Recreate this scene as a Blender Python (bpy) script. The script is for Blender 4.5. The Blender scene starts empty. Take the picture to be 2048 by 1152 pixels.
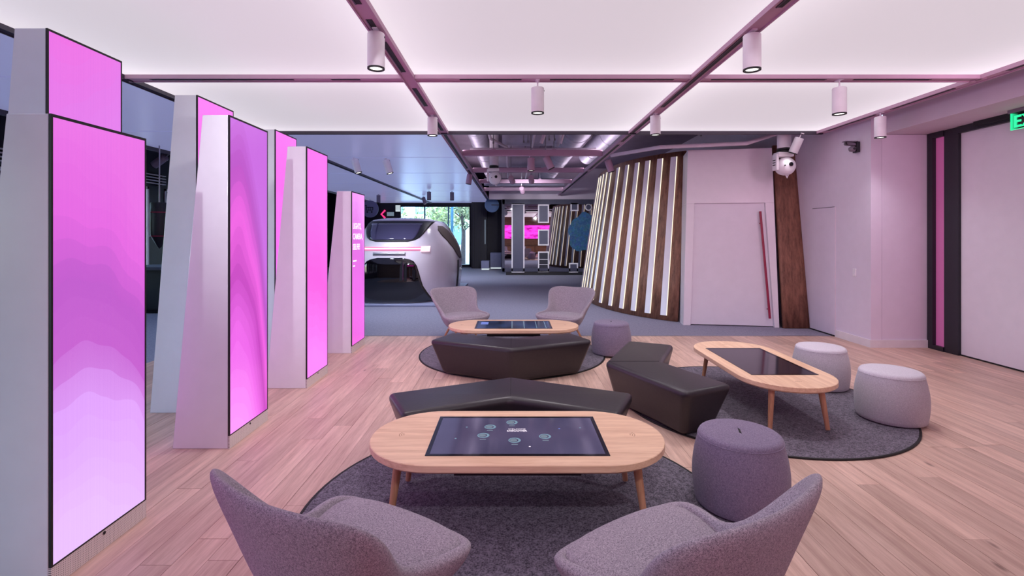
import bpy, bmesh, math, random
from mathutils import Vector, Matrix
random.seed(7)
PI = math.pi
scene = bpy.context.scene
C = scene.collection

# ------------------------------------------------------------------ camera
F, CX, HY, EYE = 985.0, 1024.0, 472.0, 1.6
cam_data = bpy.data.cameras.new('camera')
cam_data.sensor_width = 36.0
cam_data.lens = 36.0 * F / 2048.0
cam_data.shift_y = -(576.0 - HY) / 2048.0
cam_data.clip_start = 0.05
cam_data.clip_end = 300
cam = bpy.data.objects.new('camera', cam_data)
cam.location = (0, 0, EYE)
cam.rotation_euler = (PI / 2, 0, 0)
C.objects.link(cam)
scene.camera = cam

# ------------------------------------------------------------------ world, exposure
scene.view_settings.view_transform = 'Standard'
scene.view_settings.look = 'None'
scene.view_settings.gamma = 1.0
scene.view_settings.use_curve_mapping = False
scene.view_settings.exposure = 0.08
world = bpy.data.worlds.new('sky')
scene.world = world
world.use_nodes = True
wn = world.node_tree
bg = wn.nodes['Background']
sky = wn.nodes.new('ShaderNodeTexSky')
sky.sky_type = 'NISHITA'
sky.sun_disc = False
sky.sun_elevation = math.radians(48)
sky.sun_rotation = math.radians(200)
wn.links.new(sky.outputs[0], bg.inputs[0])
bg.inputs[1].default_value = 1.5
sun_data = bpy.data.lights.new('sun', 'SUN')
sun_data.energy = 2.6
sun_data.angle = math.radians(1.0)
sun = bpy.data.objects.new('sun', sun_data)
sun.rotation_euler = (math.radians(-38), math.radians(-14), 0)
C.objects.link(sun)
try:
    scene.cycles.max_bounces = 9
    scene.cycles.diffuse_bounces = 5
    scene.cycles.glossy_bounces = 5
    scene.cycles.transparent_max_bounces = 8
    scene.cycles.sample_clamp_indirect = 4.0
    scene.cycles.caustics_reflective = False
    scene.cycles.caustics_refractive = False
except Exception:
    pass

CEIL_EMIT = 0.67       # luminous ceiling radiance
SPOT_W = 72.0          # watts of each visible track head
PINK_EMIT = 1.8        # big LED wall behind the camera


# ------------------------------------------------------------------ materials
def lin(c):
    out = []
    for v in c[:3]:
        v = v / 255.0
        out.append(v / 12.92 if v <= 0.04045 else ((v + 0.055) / 1.055) ** 2.4)
    return (out[0], out[1], out[2], 1.0)


class NT:
    def __init__(self, name):
        self.m = bpy.data.materials.new(name)
        self.m.use_nodes = True
        self.t = self.m.node_tree
        self.p = self.t.nodes['Principled BSDF']
        self.out = self.t.nodes['Material Output']

    def n(self, kind, **kw):
        nd = self.t.nodes.new(kind)
        for k, v in kw.items():
            setattr(nd, k, v)
        return nd

    def l(self, a, b):
        self.t.links.new(a, b)

    def coord(self, which='Object', scale=(1, 1, 1)):
        tc = self.n('ShaderNodeTexCoord')
        mp = self.n('ShaderNodeMapping')
        mp.inputs['Scale'].default_value = scale
        self.l(tc.outputs[which], mp.inputs[0])
        return mp.outputs[0]

    def noise(self, vec, scale, detail=3.0, rough=0.55):
        nd = self.n('ShaderNodeTexNoise')
        nd.inputs['Scale'].default_value = scale
        nd.inputs['Detail'].default_value = detail
        nd.inputs['Roughness'].default_value = rough
        self.l(vec, nd.inputs['Vector'])
        return nd.outputs['Fac']

    def ramp(self, fac, stops):
        nd = self.n('ShaderNodeValToRGB')
        el = nd.color_ramp.elements
        while len(el) < len(stops):
            el.new(0.5)
        for e, (p, c) in zip(el, stops):
            e.position = p
            e.color = c
        self.l(fac, nd.inputs[0])
        return nd.outputs[0]

    def math(self, op, a, b=None, c=None):
        nd = self.n('ShaderNodeMath', operation=op)
        for i, v in enumerate((a, b, c)):
            if v is None:
                continue
            if isinstance(v, (int, float)):
                nd.inputs[i].default_value = v
            else:
                self.l(v, nd.inputs[i])
        return nd.outputs[0]

    def mix(self, fac, a, b, kind='MIX'):
        nd = self.n('ShaderNodeMix', data_type='RGBA', blend_type=kind)
        for i, v in ((0, fac), (6, a), (7, b)):
            if isinstance(v, (int, float)):
                nd.inputs[i].default_value = v
            elif isinstance(v, tuple):
                nd.inputs[i].default_value = v
            else:
                self.l(v, nd.inputs[i])
        return nd.outputs[2]

    def bump(self, height, strength=0.2, dist=0.01):
        nd = self.n('ShaderNodeBump')
        nd.inputs['Strength'].default_value = strength
        nd.inputs['Distance'].default_value = dist
        self.l(height, nd.inputs['Height'])
        self.l(nd.outputs[0], self.p.inputs['Normal'])


M = {}


def plain(name, rgb, rough=0.5, metal=0.0, vary=0.06, scale=6.0, bump=0.0, spec=0.5, coat=0.0):
    t = NT(name)
    col = lin(rgb)
    v = t.coord('Object')
    f = t.noise(v, scale, 4)
    lo = tuple(c * (1 - vary) for c in col[:3]) + (1,)
    hi = tuple(min(1, c * (1 + vary)) for c in col[:3]) + (1,)
    t.l(t.ramp(f, [(0.3, lo), (0.7, hi)]), t.p.inputs['Base Color'])
    t.p.inputs['Roughness'].default_value = rough
    t.p.inputs['Metallic'].default_value = metal
    t.p.inputs['Specular IOR Level'].default_value = spec
    t.p.inputs['Coat Weight'].default_value = coat
    if bump:
        t.bump(f, bump, 0.01)
    M[name] = t.m
    return t.m


def glow(name, rgb, strength, base=(20, 20, 20), rough=0.3):
    t = NT(name)
    t.p.inputs['Base Color'].default_value = lin(base)
    t.p.inputs['Roughness'].default_value = rough
    t.p.inputs['Emission Color'].default_value = lin(rgb)
    t.p.inputs['Emission Strength'].default_value = strength
    M[name] = t.m
    return t.m


def fabric(name, dark, light, scale=260.0, bump=0.5, big=3.0, rough=0.95):
    t = NT(name)
    v = t.coord('Object')
    w1 = t.noise(v, scale, 2)
    w2 = t.noise(v, scale * 0.35, 3)
    s = t.math('ADD', t.math('MULTIPLY', w1, 0.65), t.math('MULTIPLY', w2, 0.35))
    col = t.ramp(s, [(0.36, lin(dark)), (0.62, lin(light))])
    b = t.noise(v, big, 2)
    col2 = t.mix(t.math('MULTIPLY', b, 0.25), col, lin(dark))
    t.l(col2, t.p.inputs['Base Color'])
    t.p.inputs['Roughness'].default_value = rough
    t.p.inputs['Specular IOR Level'].default_value = 0.2
    t.p.inputs['Sheen Weight'].default_value = 0.15
    t.bump(s, bump, 0.004)
    M[name] = t.m


def wood(name, dark, light, axis, scale=1.0, rough=0.45, rand=0.0, knots=False, span=(.33, .60)):
    """axis = index of the grain direction in object space"""
    t = NT(name)
    sc = [14.0 * scale] * 3
    sc[axis] = 0.9 * scale
    tc = t.n('ShaderNodeTexCoord')
    vec = tc.outputs['Object']
    oi = t.n('ShaderNodeObjectInfo')
    ge = t.n('ShaderNodeNewGeometry')
    rnd = t.math('FRACT', t.math('ADD', oi.outputs['Random'], ge.outputs['Random Per Island']))
    if rand:
        cb = t.n('ShaderNodeCombineXYZ')
        t.l(t.math('MULTIPLY', rnd, 37.0), cb.inputs[0])
        t.l(t.math('MULTIPLY', rnd, 91.0), cb.inputs[1])
        t.l(t.math('MULTIPLY', rnd, 13.0), cb.inputs[2])
        va = t.n('ShaderNodeVectorMath', operation='ADD')
        t.l(vec, va.inputs[0])
        t.l(cb.outputs[0], va.inputs[1])
        vec = va.outputs[0]
    mp = t.n('ShaderNodeMapping')
    mp.inputs['Scale'].default_value = sc
    t.l(vec, mp.inputs[0])
    g = t.noise(mp.outputs[0], 1.6, 6, 0.65)
    fine = t.noise(mp.outputs[0], 9.0, 3, 0.6)
    s = t.math('ADD', t.math('MULTIPLY', g, 0.75), t.math('MULTIPLY', fine, 0.25))
    col = t.ramp(s, [(span[0], lin(dark)), (span[1], lin(light))])
    if rand:
        br = t.math('ADD', 1.0 - rand, t.math('MULTIPLY', rnd, 2 * rand))
        hsv = t.n('ShaderNodeHueSaturation')
        t.l(col, hsv.inputs['Color'])
        t.l(br, hsv.inputs['Value'])
        col = hsv.outputs[0]
    if knots:
        ks = [2.2] * 3
        ks[axis] = 0.75
        mk = t.n('ShaderNodeMapping')
        mk.inputs['Scale'].default_value = ks
        t.l(vec, mk.inputs[0])
        vo = t.n('ShaderNodeTexVoronoi')
        vo.inputs['Scale'].default_value = 1.5
        t.l(mk.outputs[0], vo.inputs['Vector'])
        k = t.ramp(vo.outputs['Distance'], [(0.02, (1, 1, 1, 1)), (0.06, (0, 0, 0, 1))])
        col = t.mix(t.math('MULTIPLY', k, 0.7), col, lin((96, 66, 56)))
    t.l(col, t.p.inputs['Base Color'])
    t.p.inputs['Roughness'].default_value = rough
    t.p.inputs['Specular IOR Level'].default_value = 0.4
    t.bump(s, 0.08, 0.004)
    M[name] = t.m


plain('white_paint', (226, 220, 224), 0.6)
plain('wall_paint', (224, 212, 228), 0.75, vary=0.02)
plain('soffit_paint', (214, 200, 212), 0.8, vary=0.02)
plain('tower_white', (236, 237, 242), 0.22, vary=0.02, spec=0.5)
plain('panel_white', (228, 222, 232), 0.35, vary=0.02)
plain('lacquer_white', (236, 228, 236), 0.25, vary=0.02)
plain('body_white', (226, 216, 226), 0.2, vary=0.02, coat=0.6)
plain('beam_mauve', (196, 160, 182), 0.6, vary=0.03)
plain('dark_trim', (58, 50, 66), 0.45)
plain('slot_black', (16, 14, 18), 0.6)
plain('black_metal', (34, 32, 42), 0.4)
plain('near_black', (14, 13, 20), 0.5)
plain('gloss_black', (10, 9, 14), 0.05, vary=0.0, coat=1.0)
plain('navy_wall', (28, 28, 44), 0.5, vary=0.15)
plain('charcoal_wall', (60, 60, 80), 0.6, vary=0.1)
plain('slab_grey', (150, 134, 154), 0.85, vary=0.12, scale=2)
plain('subfloor', (96, 70, 62), 0.9)
plain('duct_metal', (176, 172, 188), 0.5, 0.35, vary=0.15, scale=3)
plain('pipe_white', (216, 204, 216), 0.5)
plain('steel', (170, 168, 176), 0.3, 0.9)
plain('leather_black', (44, 37, 42), 0.36, vary=0.1, scale=40, bump=0.05, spec=0.45)
plain('seam_dark', (14, 11, 13), 0.6)
plain('red_handle', (150, 18, 62), 0.35)
plain('red_label', (140, 24, 30), 0.5)
plain('device_white', (240, 234, 240), 0.4)
plain('camera_grey', (120, 108, 124), 0.4)
plain('brown_interior', (58, 44, 40), 0.7)
plain('screen_black', (12, 12, 18), 0.12, vary=0.0)
plain('box_white', (150, 154, 184), 0.5)
plain('frame_white', (232, 226, 230), 0.5)
plain('grey_board', (74, 74, 96), 0.5)
plain('blue_disc', (120, 150, 196), 0.5)
plain('lilac_disc', (120, 116, 152), 0.5)
plain('bark', (92, 84, 80), 0.9, vary=0.3, scale=12, bump=0.5)
plain('outside_paving', (176, 178, 178), 0.9, vary=0.15)
plain('outside_white', (214, 222, 230), 0.7)
plain('outside_glass', (110, 150, 178), 0.15)
plain('teal_metal', (92, 150, 178), 0.4)
plain('engrave', (176, 130, 104), 0.7)
plain('switch_white', (236, 230, 236), 0.4)
glow('lens_glow', (255, 250, 240), 2.2)
glow('led_warm', (255, 244, 222), 1.1)
glow('exit_green', (40, 245, 160), 1.2)
glow('light_bar_pink', (255, 120, 170), 1.3)
glow('light_bar_white', (255, 205, 225), 1.5)
glow('neon_pink', (255, 60, 140), 1.0)
glow('letter_white', (255, 240, 255), 1.1)
glow('sign_white', (226, 240, 246), 0.8)
glow('icon_pale', (150, 190, 215), 0.55)
glow('dot_blue', (130, 150, 240), 0.7)
glow('pane_pink_glow', (150, 62, 116), 0.5, base=(170, 110, 150))  # pink light of the space behind, put in as pane glow
glow('menu_stripe', (150, 170, 190), 0.5)
fabric('chair_fabric', (100, 90, 102), (206, 192, 202), 420, 0.7)
fabric('stool_purple', (104, 92, 116), (150, 136, 158), 300, 0.4)
fabric('stool_grey', (168, 160, 170), (206, 198, 206), 300, 0.35)
fabric('stool_top', (188, 180, 190), (218, 210, 218), 300, 0.3)
fabric('rug_charcoal', (44, 40, 50), (136, 126, 140), 110, 0.8, big=5)
fabric('carpet_grey', (112, 110, 130), (150, 146, 166), 60, 0.4, big=0.5)
wood('oak_plank', (172, 134, 118), (234, 200, 182), 1, 1.0, 0.42, rand=0.15, knots=True, span=(.27,.72))
wood('oak_table', (212, 166, 134), (240, 202, 170), 0, 1.4, 0.4)
wood('oak_leg', (176, 122, 92), (206, 154, 120), 2, 2.0, 0.45)
wood('walnut_wall', (84, 52, 40), (146, 100, 80), 2, 0.9, 0.5)
wood('oak_back_wall', (120, 84, 64), (168, 124, 98), 0, 0.8, 0.5)


def glass_mat():
    t = NT('window_glass')
    tr = t.n('ShaderNodeBsdfTransparent')
    tr.inputs[0].default_value = (0.86, 0.95, 1.0, 1)
    gl = t.n('ShaderNodeBsdfGlossy')
    gl.inputs['Roughness'].default_value = 0.02
    fr = t.n('ShaderNodeFresnel')
    fr.inputs[0].default_value = 1.45
    mx = t.n('ShaderNodeMixShader')
    t.l(fr.outputs[0], mx.inputs[0])
    t.l(tr.outputs[0], mx.inputs[1])
    t.l(gl.outputs[0], mx.inputs[2])
    t.l(mx.outputs[0], t.out.inputs['Surface'])
    M['window_glass'] = t.m


glass_mat()


def windscreen_mat():
    t = NT('windscreen_glass')
    t.p.inputs['Base Color'].default_value = lin((66, 62, 92))
    t.p.inputs['Roughness'].default_value = 0.06
    t.p.inputs['Coat Weight'].default_value = 0.6
    M['windscreen_glass'] = t.m


windscreen_mat()


def mirror_mat():
    t = NT('mirror')
    t.p.inputs['Base Color'].default_value = (0.72, 0.72, 0.76, 1)
    t.p.inputs['Metallic'].default_value = 1.0
    t.p.inputs['Roughness'].default_value = 0.015
    M['mirror'] = t.m


mirror_mat()


def lit_panel_mat():
    """back-lit stretch fabric: LED strips run round the edge of each light box"""
    t = NT('lit_panel')
    tc = t.n('ShaderNodeTexCoord')
    sp = t.n('ShaderNodeSeparateXYZ')
    t.l(tc.outputs['Generated'], sp.inputs[0])
    ux = t.math('ABSOLUTE', t.math('SUBTRACT', t.math('MULTIPLY', sp.outputs[0], 2.0), 1.0))
    uy = t.math('ABSOLUTE', t.math('SUBTRACT', t.math('MULTIPLY', sp.outputs[1], 2.0), 1.0))
    e = t.math('ADD', t.math('POWER', ux, 4.0), t.math('POWER', uy, 4.0))
    e = t.math('MINIMUM', e, 1.2)
    s = t.math('MULTIPLY', t.math('ADD', t.math('MULTIPLY', e, 0.36), 0.80), CEIL_EMIT)
    t.p.inputs['Base Color'].default_value = (0.3, 0.29, 0.3, 1)
    t.p.inputs['Roughness'].default_value = 0.6
    t.p.inputs['Emission Color'].default_value = (1.0, 0.91, 0.99, 1)
    t.l(s, t.p.inputs['Emission Strength'])
    M['lit_panel'] = t.m


lit_panel_mat()


def dim_glow_panel_mat():
    t = NT('dim_glow_panel')
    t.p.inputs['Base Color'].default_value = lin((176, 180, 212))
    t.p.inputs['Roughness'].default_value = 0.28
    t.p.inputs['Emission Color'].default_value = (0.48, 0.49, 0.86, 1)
    t.p.inputs['Emission Strength'].default_value = 0.31  # blue glow stands in for daylight on the unlit panels
    M['dim_glow_panel'] = t.m


dim_glow_panel_mat()


def screen_mat(name, stops, curve, seed, strength=0.98):
    """LED screen: overlapping translucent pink sheets, steps along a warped gradient"""
    t = NT(name)
    tc = t.n('ShaderNodeTexCoord')
    sp = t.n('ShaderNodeSeparateXYZ')
    t.l(tc.outputs['Generated'], sp.inputs[0])
    y, z = sp.outputs[1], sp.outputs[2]
    mp = t.n('ShaderNodeMapping')
    mp.inputs['Scale'].default_value = (1.0, 1.2, 1.6)
    mp.inputs['Location'].default_value = (seed, seed * 1.7, seed * 0.4)
    t.l(tc.outputs['Generated'], mp.inputs[0])
    n = t.noise(mp.outputs[0], 1.6, 1.0)
    g = t.math('ADD', z, t.math('MULTIPLY', t.math('POWER', t.math('SUBTRACT', y, 0.2), 2.0), curve))
    g = t.math('ADD', g, t.math('MULTIPLY', t.math('SUBTRACT', n, 0.5), 0.16))
    step = t.math('DIVIDE', t.math('FLOOR', t.math('MULTIPLY', g, 19.0)), 19.0)
    g2 = t.math('ADD', t.math('MULTIPLY', g, 0.35), t.math('MULTIPLY', step, 0.65))
    col = t.ramp(g2, [(p, lin(c)) for p, c in stops])
    # faint vertical streaks
    mv = t.n('ShaderNodeMapping')
    mv.inputs['Scale'].default_value = (1.0, 60.0, 0.8)
    t.l(tc.outputs['Generated'], mv.inputs[0])
    st = t.noise(mv.outputs[0], 1.0, 2.0)
    col = t.mix(t.math('MULTIPLY', t.math('SUBTRACT', st, 0.42), 0.25), col, lin((170, 70, 210)))
    t.p.inputs['Base Color'].default_value = (0.02, 0.02, 0.02, 1)
    t.p.inputs['Roughness'].default_value = 0.25
    t.l(col, t.p.inputs['Emission Color'])
    t.p.inputs['Emission Strength'].default_value = strength
    M[name] = t.m


screen_mat('screen_violet', [(0.05, (232, 190, 255)), (0.34, (222, 160, 250)), (0.46, (196, 96, 206)),
                             (0.62, (188, 86, 200)), (0.78, (226, 100, 222)), (0.98, (232, 112, 226))], 0.25, 1.3)
screen_mat('screen_orchid', [(0.1, (226, 130, 240)), (0.5, (222, 128, 236)), (0.8, (224, 116, 228)), (1.0, (232, 104, 222))], -0.2, 4.1)
screen_mat('screen_hot', [(0.1, (255, 120, 246)), (0.5, (255, 104, 240)), (1.0, (255, 122, 240))], 0.2, 7.7)
screen_mat('screen_sweep', [(0.02, (255, 150, 255)), (0.25, (240, 104, 236)), (0.48, (196, 62, 190)),
                            (0.66, (240, 96, 226)), (0.82, (184, 78, 194)), (1.0, (200, 104, 222))], 0.9, 2.6)
screen_mat('screen_rose', [(0.05, (255, 130, 250)), (0.4, (255, 96, 228)), (0.75, (255, 118, 240)), (1.0, (252, 120, 240))], 0.15, 9.2)
screen_mat('screen_title', [(0.05, (240, 96, 224)), (0.4, (240, 110, 236)), (0.7, (226, 112, 226)), (1.0, (250, 160, 255))], 0.3, 5.5)


def back_screen_mat():
    t = NT('back_screen')
    v = t.coord('Object', (0.5, 1, 2.2))
    n = t.noise(v, 2.2, 4, 0.7)
    col = t.ramp(n, [(0.40, (0.30, 0.0, 0.22, 1)), (0.47, (1.0, 0.03, 0.62, 1)), (0.7, (1.0, 0.09, 0.70, 1))])
    t.p.inputs['Base Color'].default_value = (0.02, 0.02, 0.02, 1)
    t.l(col, t.p.inputs['Emission Color'])
    t.p.inputs['Emission Strength'].default_value = PINK_EMIT
    M['back_screen'] = t.m


back_screen_mat()


def perforated_mat():
    t = NT('perforated_metal')
    tc = t.n('ShaderNodeTexCoord')
    sp = t.n('ShaderNodeSeparateXYZ')
    t.l(tc.outputs['Object'], sp.inputs[0])
    k = 2 * PI / 0.0125
    a = t.math('COSINE', t.math('MULTIPLY', t.math('ADD', sp.outputs[1], sp.outputs[2]), k * 0.7))
    b = t.math('COSINE', t.math('MULTIPLY', t.math('SUBTRACT', sp.outputs[1], sp.outputs[2]), k * 0.7))
    d = t.math('MULTIPLY', a, b)
    hole = t.math('GREATER_THAN', d, 0.6)
    col = t.mix(hole, lin((244, 236, 232)), lin((84, 74, 78)))
    t.l(col, t.p.inputs['Base Color'])
    t.p.inputs['Roughness'].default_value = 0.5
    M['perforated_metal'] = t.m


perforated_mat()


def table_display_mat(name, a, b, strength):
    t = NT(name)
    v = t.coord('Object', (2.2, 1.0, 1.0))
    n = t.noise(v, 1.6, 2)
    col = t.ramp(n, [(0.35, lin(a)), (0.7, lin(b))])
    t.p.inputs['Base Color'].default_value = (0.015, 0.015, 0.025, 1)
    t.p.inputs['Roughness'].default_value = 0.08
    t.l(col, t.p.inputs['Emission Color'])
    t.p.inputs['Emission Strength'].default_value = strength
    M[name] = t.m


table_display_mat('display_indigo', (74, 68, 98), (96, 88, 120), 0.75)  # glow raised to stand for the ceiling reflected in the glass
table_display_mat('display_blue', (24, 28, 48), (50, 78, 130), 0.7)
table_display_mat('display_off', (14, 12, 18), (26, 22, 30), 0.4)


def mural_mat():
    t = NT('blue_mural')
    v = t.coord('Object')
    vo = t.n('ShaderNodeTexVoronoi')
    vo.inputs['Scale'].default_value = 7.0
    t.l(v, vo.inputs['Vector'])
    col = t.mix(t.noise(v, 12, 3), lin((36, 84, 150)), lin((120, 178, 220)))
    col = t.mix(0.35, col, vo.outputs['Color'], 'MULTIPLY')
    t.l(col, t.p.inputs['Base Color'])
    t.l(col, t.p.inputs['Emission Color'])
    t.p.inputs['Emission Strength'].default_value = 0.25  # faint glow added to the mural in its own colour
    t.p.inputs['Roughness'].default_value = 0.6
    M['blue_mural'] = t.m


mural_mat()


def leaf_mat(name, a, b):
    t = NT(name)
    ge = t.n('ShaderNodeNewGeometry')
    col = t.ramp(ge.outputs['Random Per Island'], [(0.0, lin(a)), (1.0, lin(b))])
    t.l(col, t.p.inputs['Base Color'])
    t.p.inputs['Roughness'].default_value = 0.6
    M[name] = t.m


leaf_mat('leaves_green', (92, 120, 62), (186, 200, 120))
leaf_mat('leaves_pale', (120, 140, 96), (210, 214, 160))


# ------------------------------------------------------------------ mesh building
def quad_box(x0, x1, y0, y1, z0, z1):
    v = [(x0, y0, z0), (x1, y0, z0), (x1, y1, z0), (x0, y1, z0), (x0, y0, z1), (x1, y0, z1), (x1, y1, z1), (x0, y1, z1)]
    f = [(3, 2, 1, 0), (4, 5, 6, 7), (0, 1, 5, 4), (1, 2, 6, 5), (2, 3, 7, 6), (3, 0, 4, 7)]
    return v, f


class MB:
    def __init__(self):
        self.v, self.f = [], []

    def add(self, v, f):
        o = len(self.v)
        self.v += [tuple(p) for p in v]
        self.f += [tuple(i + o for i in q) for q in f]
        return self

    def box(self, x0, x1, y0, y1, z0, z1):
        return self.add(*quad_box(x0, x1, y0, y1, z0, z1))

    def lathe(self, prof, n=24, c=(0, 0, 0), cap=True, mat=None):
        """prof: list of (radius, z)"""
        v, f = [], []
        for r, z in prof:
            for k in range(n):
                a = 2 * PI * k / n
                v.append((c[0] + r * math.cos(a), c[1] + r * math.sin(a), c[2] + z))
        for i in range(len(prof) - 1):
            for k in range(n):
                a, b = i * n + k, i * n + (k + 1) % n
                f.append((a, b, b + n, a + n))
        if cap:
            f.append(tuple(range(n - 1, -1, -1)))
            f.append(tuple((len(prof) - 1) * n + k for k in range(n)))
        if mat is not None:
            v = [tuple(mat @ Vector(p)) for p in v]
        return self.add(v, f)

    def tube(self, pts, r, n=10, cap=True):
        """round bar through points; r may be a list"""
        pts = [Vector(p) for p in pts]
        rs = r if isinstance(r, (list, tuple)) else [r] * len(pts)
        v, f = [], []
        ref = Vector((0, 0, 1))
        for i, p in enumerate(pts):
            d = (pts[min(i + 1, len(pts) - 1)] - pts[max(i - 1, 0)]).normalized()
            up = ref if abs(d.dot(ref)) < 0.95 else Vector((0, 1, 0))
            s = d.cross(up).normalized()
            u = s.cross(d)
            for k in range(n):
                a = 2 * PI * k / n
                v.append(p + (s * math.cos(a) + u * math.sin(a)) * rs[i])
        for i in range(len(pts) - 1):
            for k in range(n):
                a, b = i * n + k, i * n + (k + 1) % n
                f.append((a, b, b + n, a + n))
        if cap:
            f.append(tuple(range(n - 1, -1, -1)))
            f.append(tuple((len(pts) - 1) * n + k for k in range(n)))
        return self.add(v, f)

    def prism(self, poly, z0, z1, top=None):
        """poly: list of (x, y); top may be a different outline of the same length"""
        n = len(poly)
        top = top or poly
        v = [(p[0], p[1], z0) for p in poly] + [(p[0], p[1], z1) for p in top]
        f = [tuple(range(n - 1, -1, -1)), tuple(range(n, 2 * n))]
        for k in range(n):
            f.append((k, (k + 1) % n, n + (k + 1) % n, n + k))
        return self.add(v, f)

    def grid(self, rows):
        n = len(rows[0])
        v = [p for r in rows for p in r]
        f = []
        for i in range(len(rows) - 1):
            for k in range(n - 1):
                a = i * n + k
                f.append((a, a + 1, a + n + 1, a + n))
        return self.add(v, f)

    def build(self, name, mat, parent=None, world=False, smooth=False, bevel=0.0, seg=2, solid=0.0, sub=0, angle=40, offset=0.0):
        vs = self.v
        if world and parent is not None:
            L = parent.location
            vs = [(p[0] - L[0], p[1] - L[1], p[2] - L[2]) for p in vs]
        me = bpy.data.meshes.new(name)
        me.from_pydata([tuple(p) for p in vs], [], self.f)
        bm = bmesh.new()
        bm.from_mesh(me)
        if not solid:
            bmesh.ops.recalc_face_normals(bm, faces=bm.faces)
        if bevel:
            ed = [e for e in bm.edges if len(e.link_faces) == 2 and e.calc_face_angle(0) > 0.35]
            bmesh.ops.bevel(bm, geom=ed, offset=bevel, segments=seg, profile=0.5, affect='EDGES')
        bm.to_mesh(me)
        bm.free()
        me.validate()
        me.update()
        if smooth or bevel:
            for p in me.polygons:
                p.use_smooth = True
            me.set_sharp_from_angle(angle=math.radians(angle))
        me.materials.append(M[mat])
        ob = bpy.data.objects.new(name, me)
        C.objects.link(ob)
        if parent is not None:
            ob.parent = parent
        if solid:
            md = ob.modifiers.new('thickness', 'SOLIDIFY')
            md.thickness = solid
            md.offset = offset
        if sub:
            md = ob.modifiers.new('smooth', 'SUBSURF')
            md.levels = sub
            md.render_levels = sub
        return ob


def tag(o, label=None, cat=None, group=None, kind=None):
    if label: o['label'] = label
    if cat: o['category'] = cat
    if group: o['group'] = group
    if kind: o['kind'] = kind
    return o


def thing(name, label, cat, loc=(0, 0, 0), rz=0.0, group=None):
    o = bpy.data.objects.new(name, None)
    o.empty_display_size = 0.1
    o.location = loc
    o.rotation_euler = (0, 0, rz)
    C.objects.link(o)
    return tag(o, label, cat, group)


def copy_tree(o, parent=None):
    c = o.copy()
    C.objects.link(c)
    c.parent = parent
    for ch in list(o.children):
        copy_tree(ch, c)
    return c


def struct(mb, name, mat, label, cat, **kw):
    o = mb.build(name, mat, **kw)
    return tag(o, label, cat, None, 'structure')


def box(*a):
    return MB().box(*a)


def letters(text, size, mat, parent, matrix, name='lettering', align='LEFT', bold=0.0, extrude=0.0008):
    cu = bpy.data.curves.new(name, 'FONT')
    cu.body = text
    cu.size = size
    cu.align_x = align
    cu.extrude = extrude
    cu.offset = bold
    cu.resolution_u = 2
    tmp = bpy.data.objects.new(name, cu)
    C.objects.link(tmp)
    dg = bpy.context.evaluated_depsgraph_get()
    me = bpy.data.meshes.new_from_object(tmp.evaluated_get(dg))
    bpy.data.objects.remove(tmp)
    me.transform(matrix)
    me.materials.clear()
    me.materials.append(M[mat])
    ob = bpy.data.objects.new(name, me)
    C.objects.link(ob)
    ob.parent = parent
    return ob


def frame3(xaxis, yaxis, origin):
    x, y = Vector(xaxis), Vector(yaxis)
    z = x.cross(y)
    m = Matrix((x, y, z)).transposed().to_4x4()
    m.translation = Vector(origin)
    return m


# ================================================================== STRUCTURE
ZC = 3.25                       # ceiling grid level
XL, XR = -1.085, 1.93           # the two long ceiling tracks
XS = [-6.8, -4.08, XL, XR, 4.94]
YS = [-5.6, -2.9, -0.2, 2.49, 5.19, 7.9]
YF = 7.88                       # where the planks meet the carpet
YEND = 25.2

# ---- floors
floor = struct(box(-4.6, 6.3, -4.6, YF, -0.12, -0.02), 'floor', 'subfloor', 'pale pinkish oak plank floor under the lounge seating', 'floor')
PW = 0.155
extra = MB()
count = 0
for i in range(int((6.0 + 4.6) / PW) + 1):
    x0 = -4.6 + i * PW
    x1 = min(x0 + PW - 0.0022, 6.0)
    if x1 - x0 < 0.02:
        continue
    y = YF - random.uniform(0.2, 2.4)
    cuts = [YF]
    while y > -4.6:
        cuts.append(y)
        y -= random.choice((1.4, 1.8, 2.1, 2.4)) + random.uniform(-0.15, 0.15)
    cuts.append(-4.6)
    for a, b in zip(cuts[:-1], cuts[1:]):
        y1, y0 = a - 0.0012, b + 0.0012
        if y1 - y0 < 0.05:
            continue
        xm = (x0 + x1) / 2
        dz = random.uniform(-0.0006, 0.0006)
        near = y1 > 1.9 and abs(xm) < 1.08 * y1 + 0.1 and xm > -3.9
        if near and count < 300:
            c = ((x0 + x1) / 2, (y0 + y1) / 2, 0)
            w, l = (x1 - x0) / 2, (y1 - y0) / 2
            p = box(-w, w, -l, l, -0.02, dz).build('plank', 'oak_plank', floor)
            p.location = c
            count += 1
        else:
            extra.box(x0, x1, y0, y1, -0.02, dz)
tag(extra.build('plank_field', 'oak_plank', floor), kind='stuff')

carpet = MB().box(-9.7, 7.4, YF, YEND, -0.12, 0.0).box(-9.7, -4.6, -4.6, YF, -0.12, 0.0)
struct(carpet, 'floor_carpet', 'carpet_grey', 'grey blue carpet beyond the plank floor', 'floor')
struct(box(-3.9, 5.15, YF - 0.012, YF + 0.012, 0.0, 0.004), 'trim_1', 'steel', 'thin metal strip where planks meet the carpet', 'trim')

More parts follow.
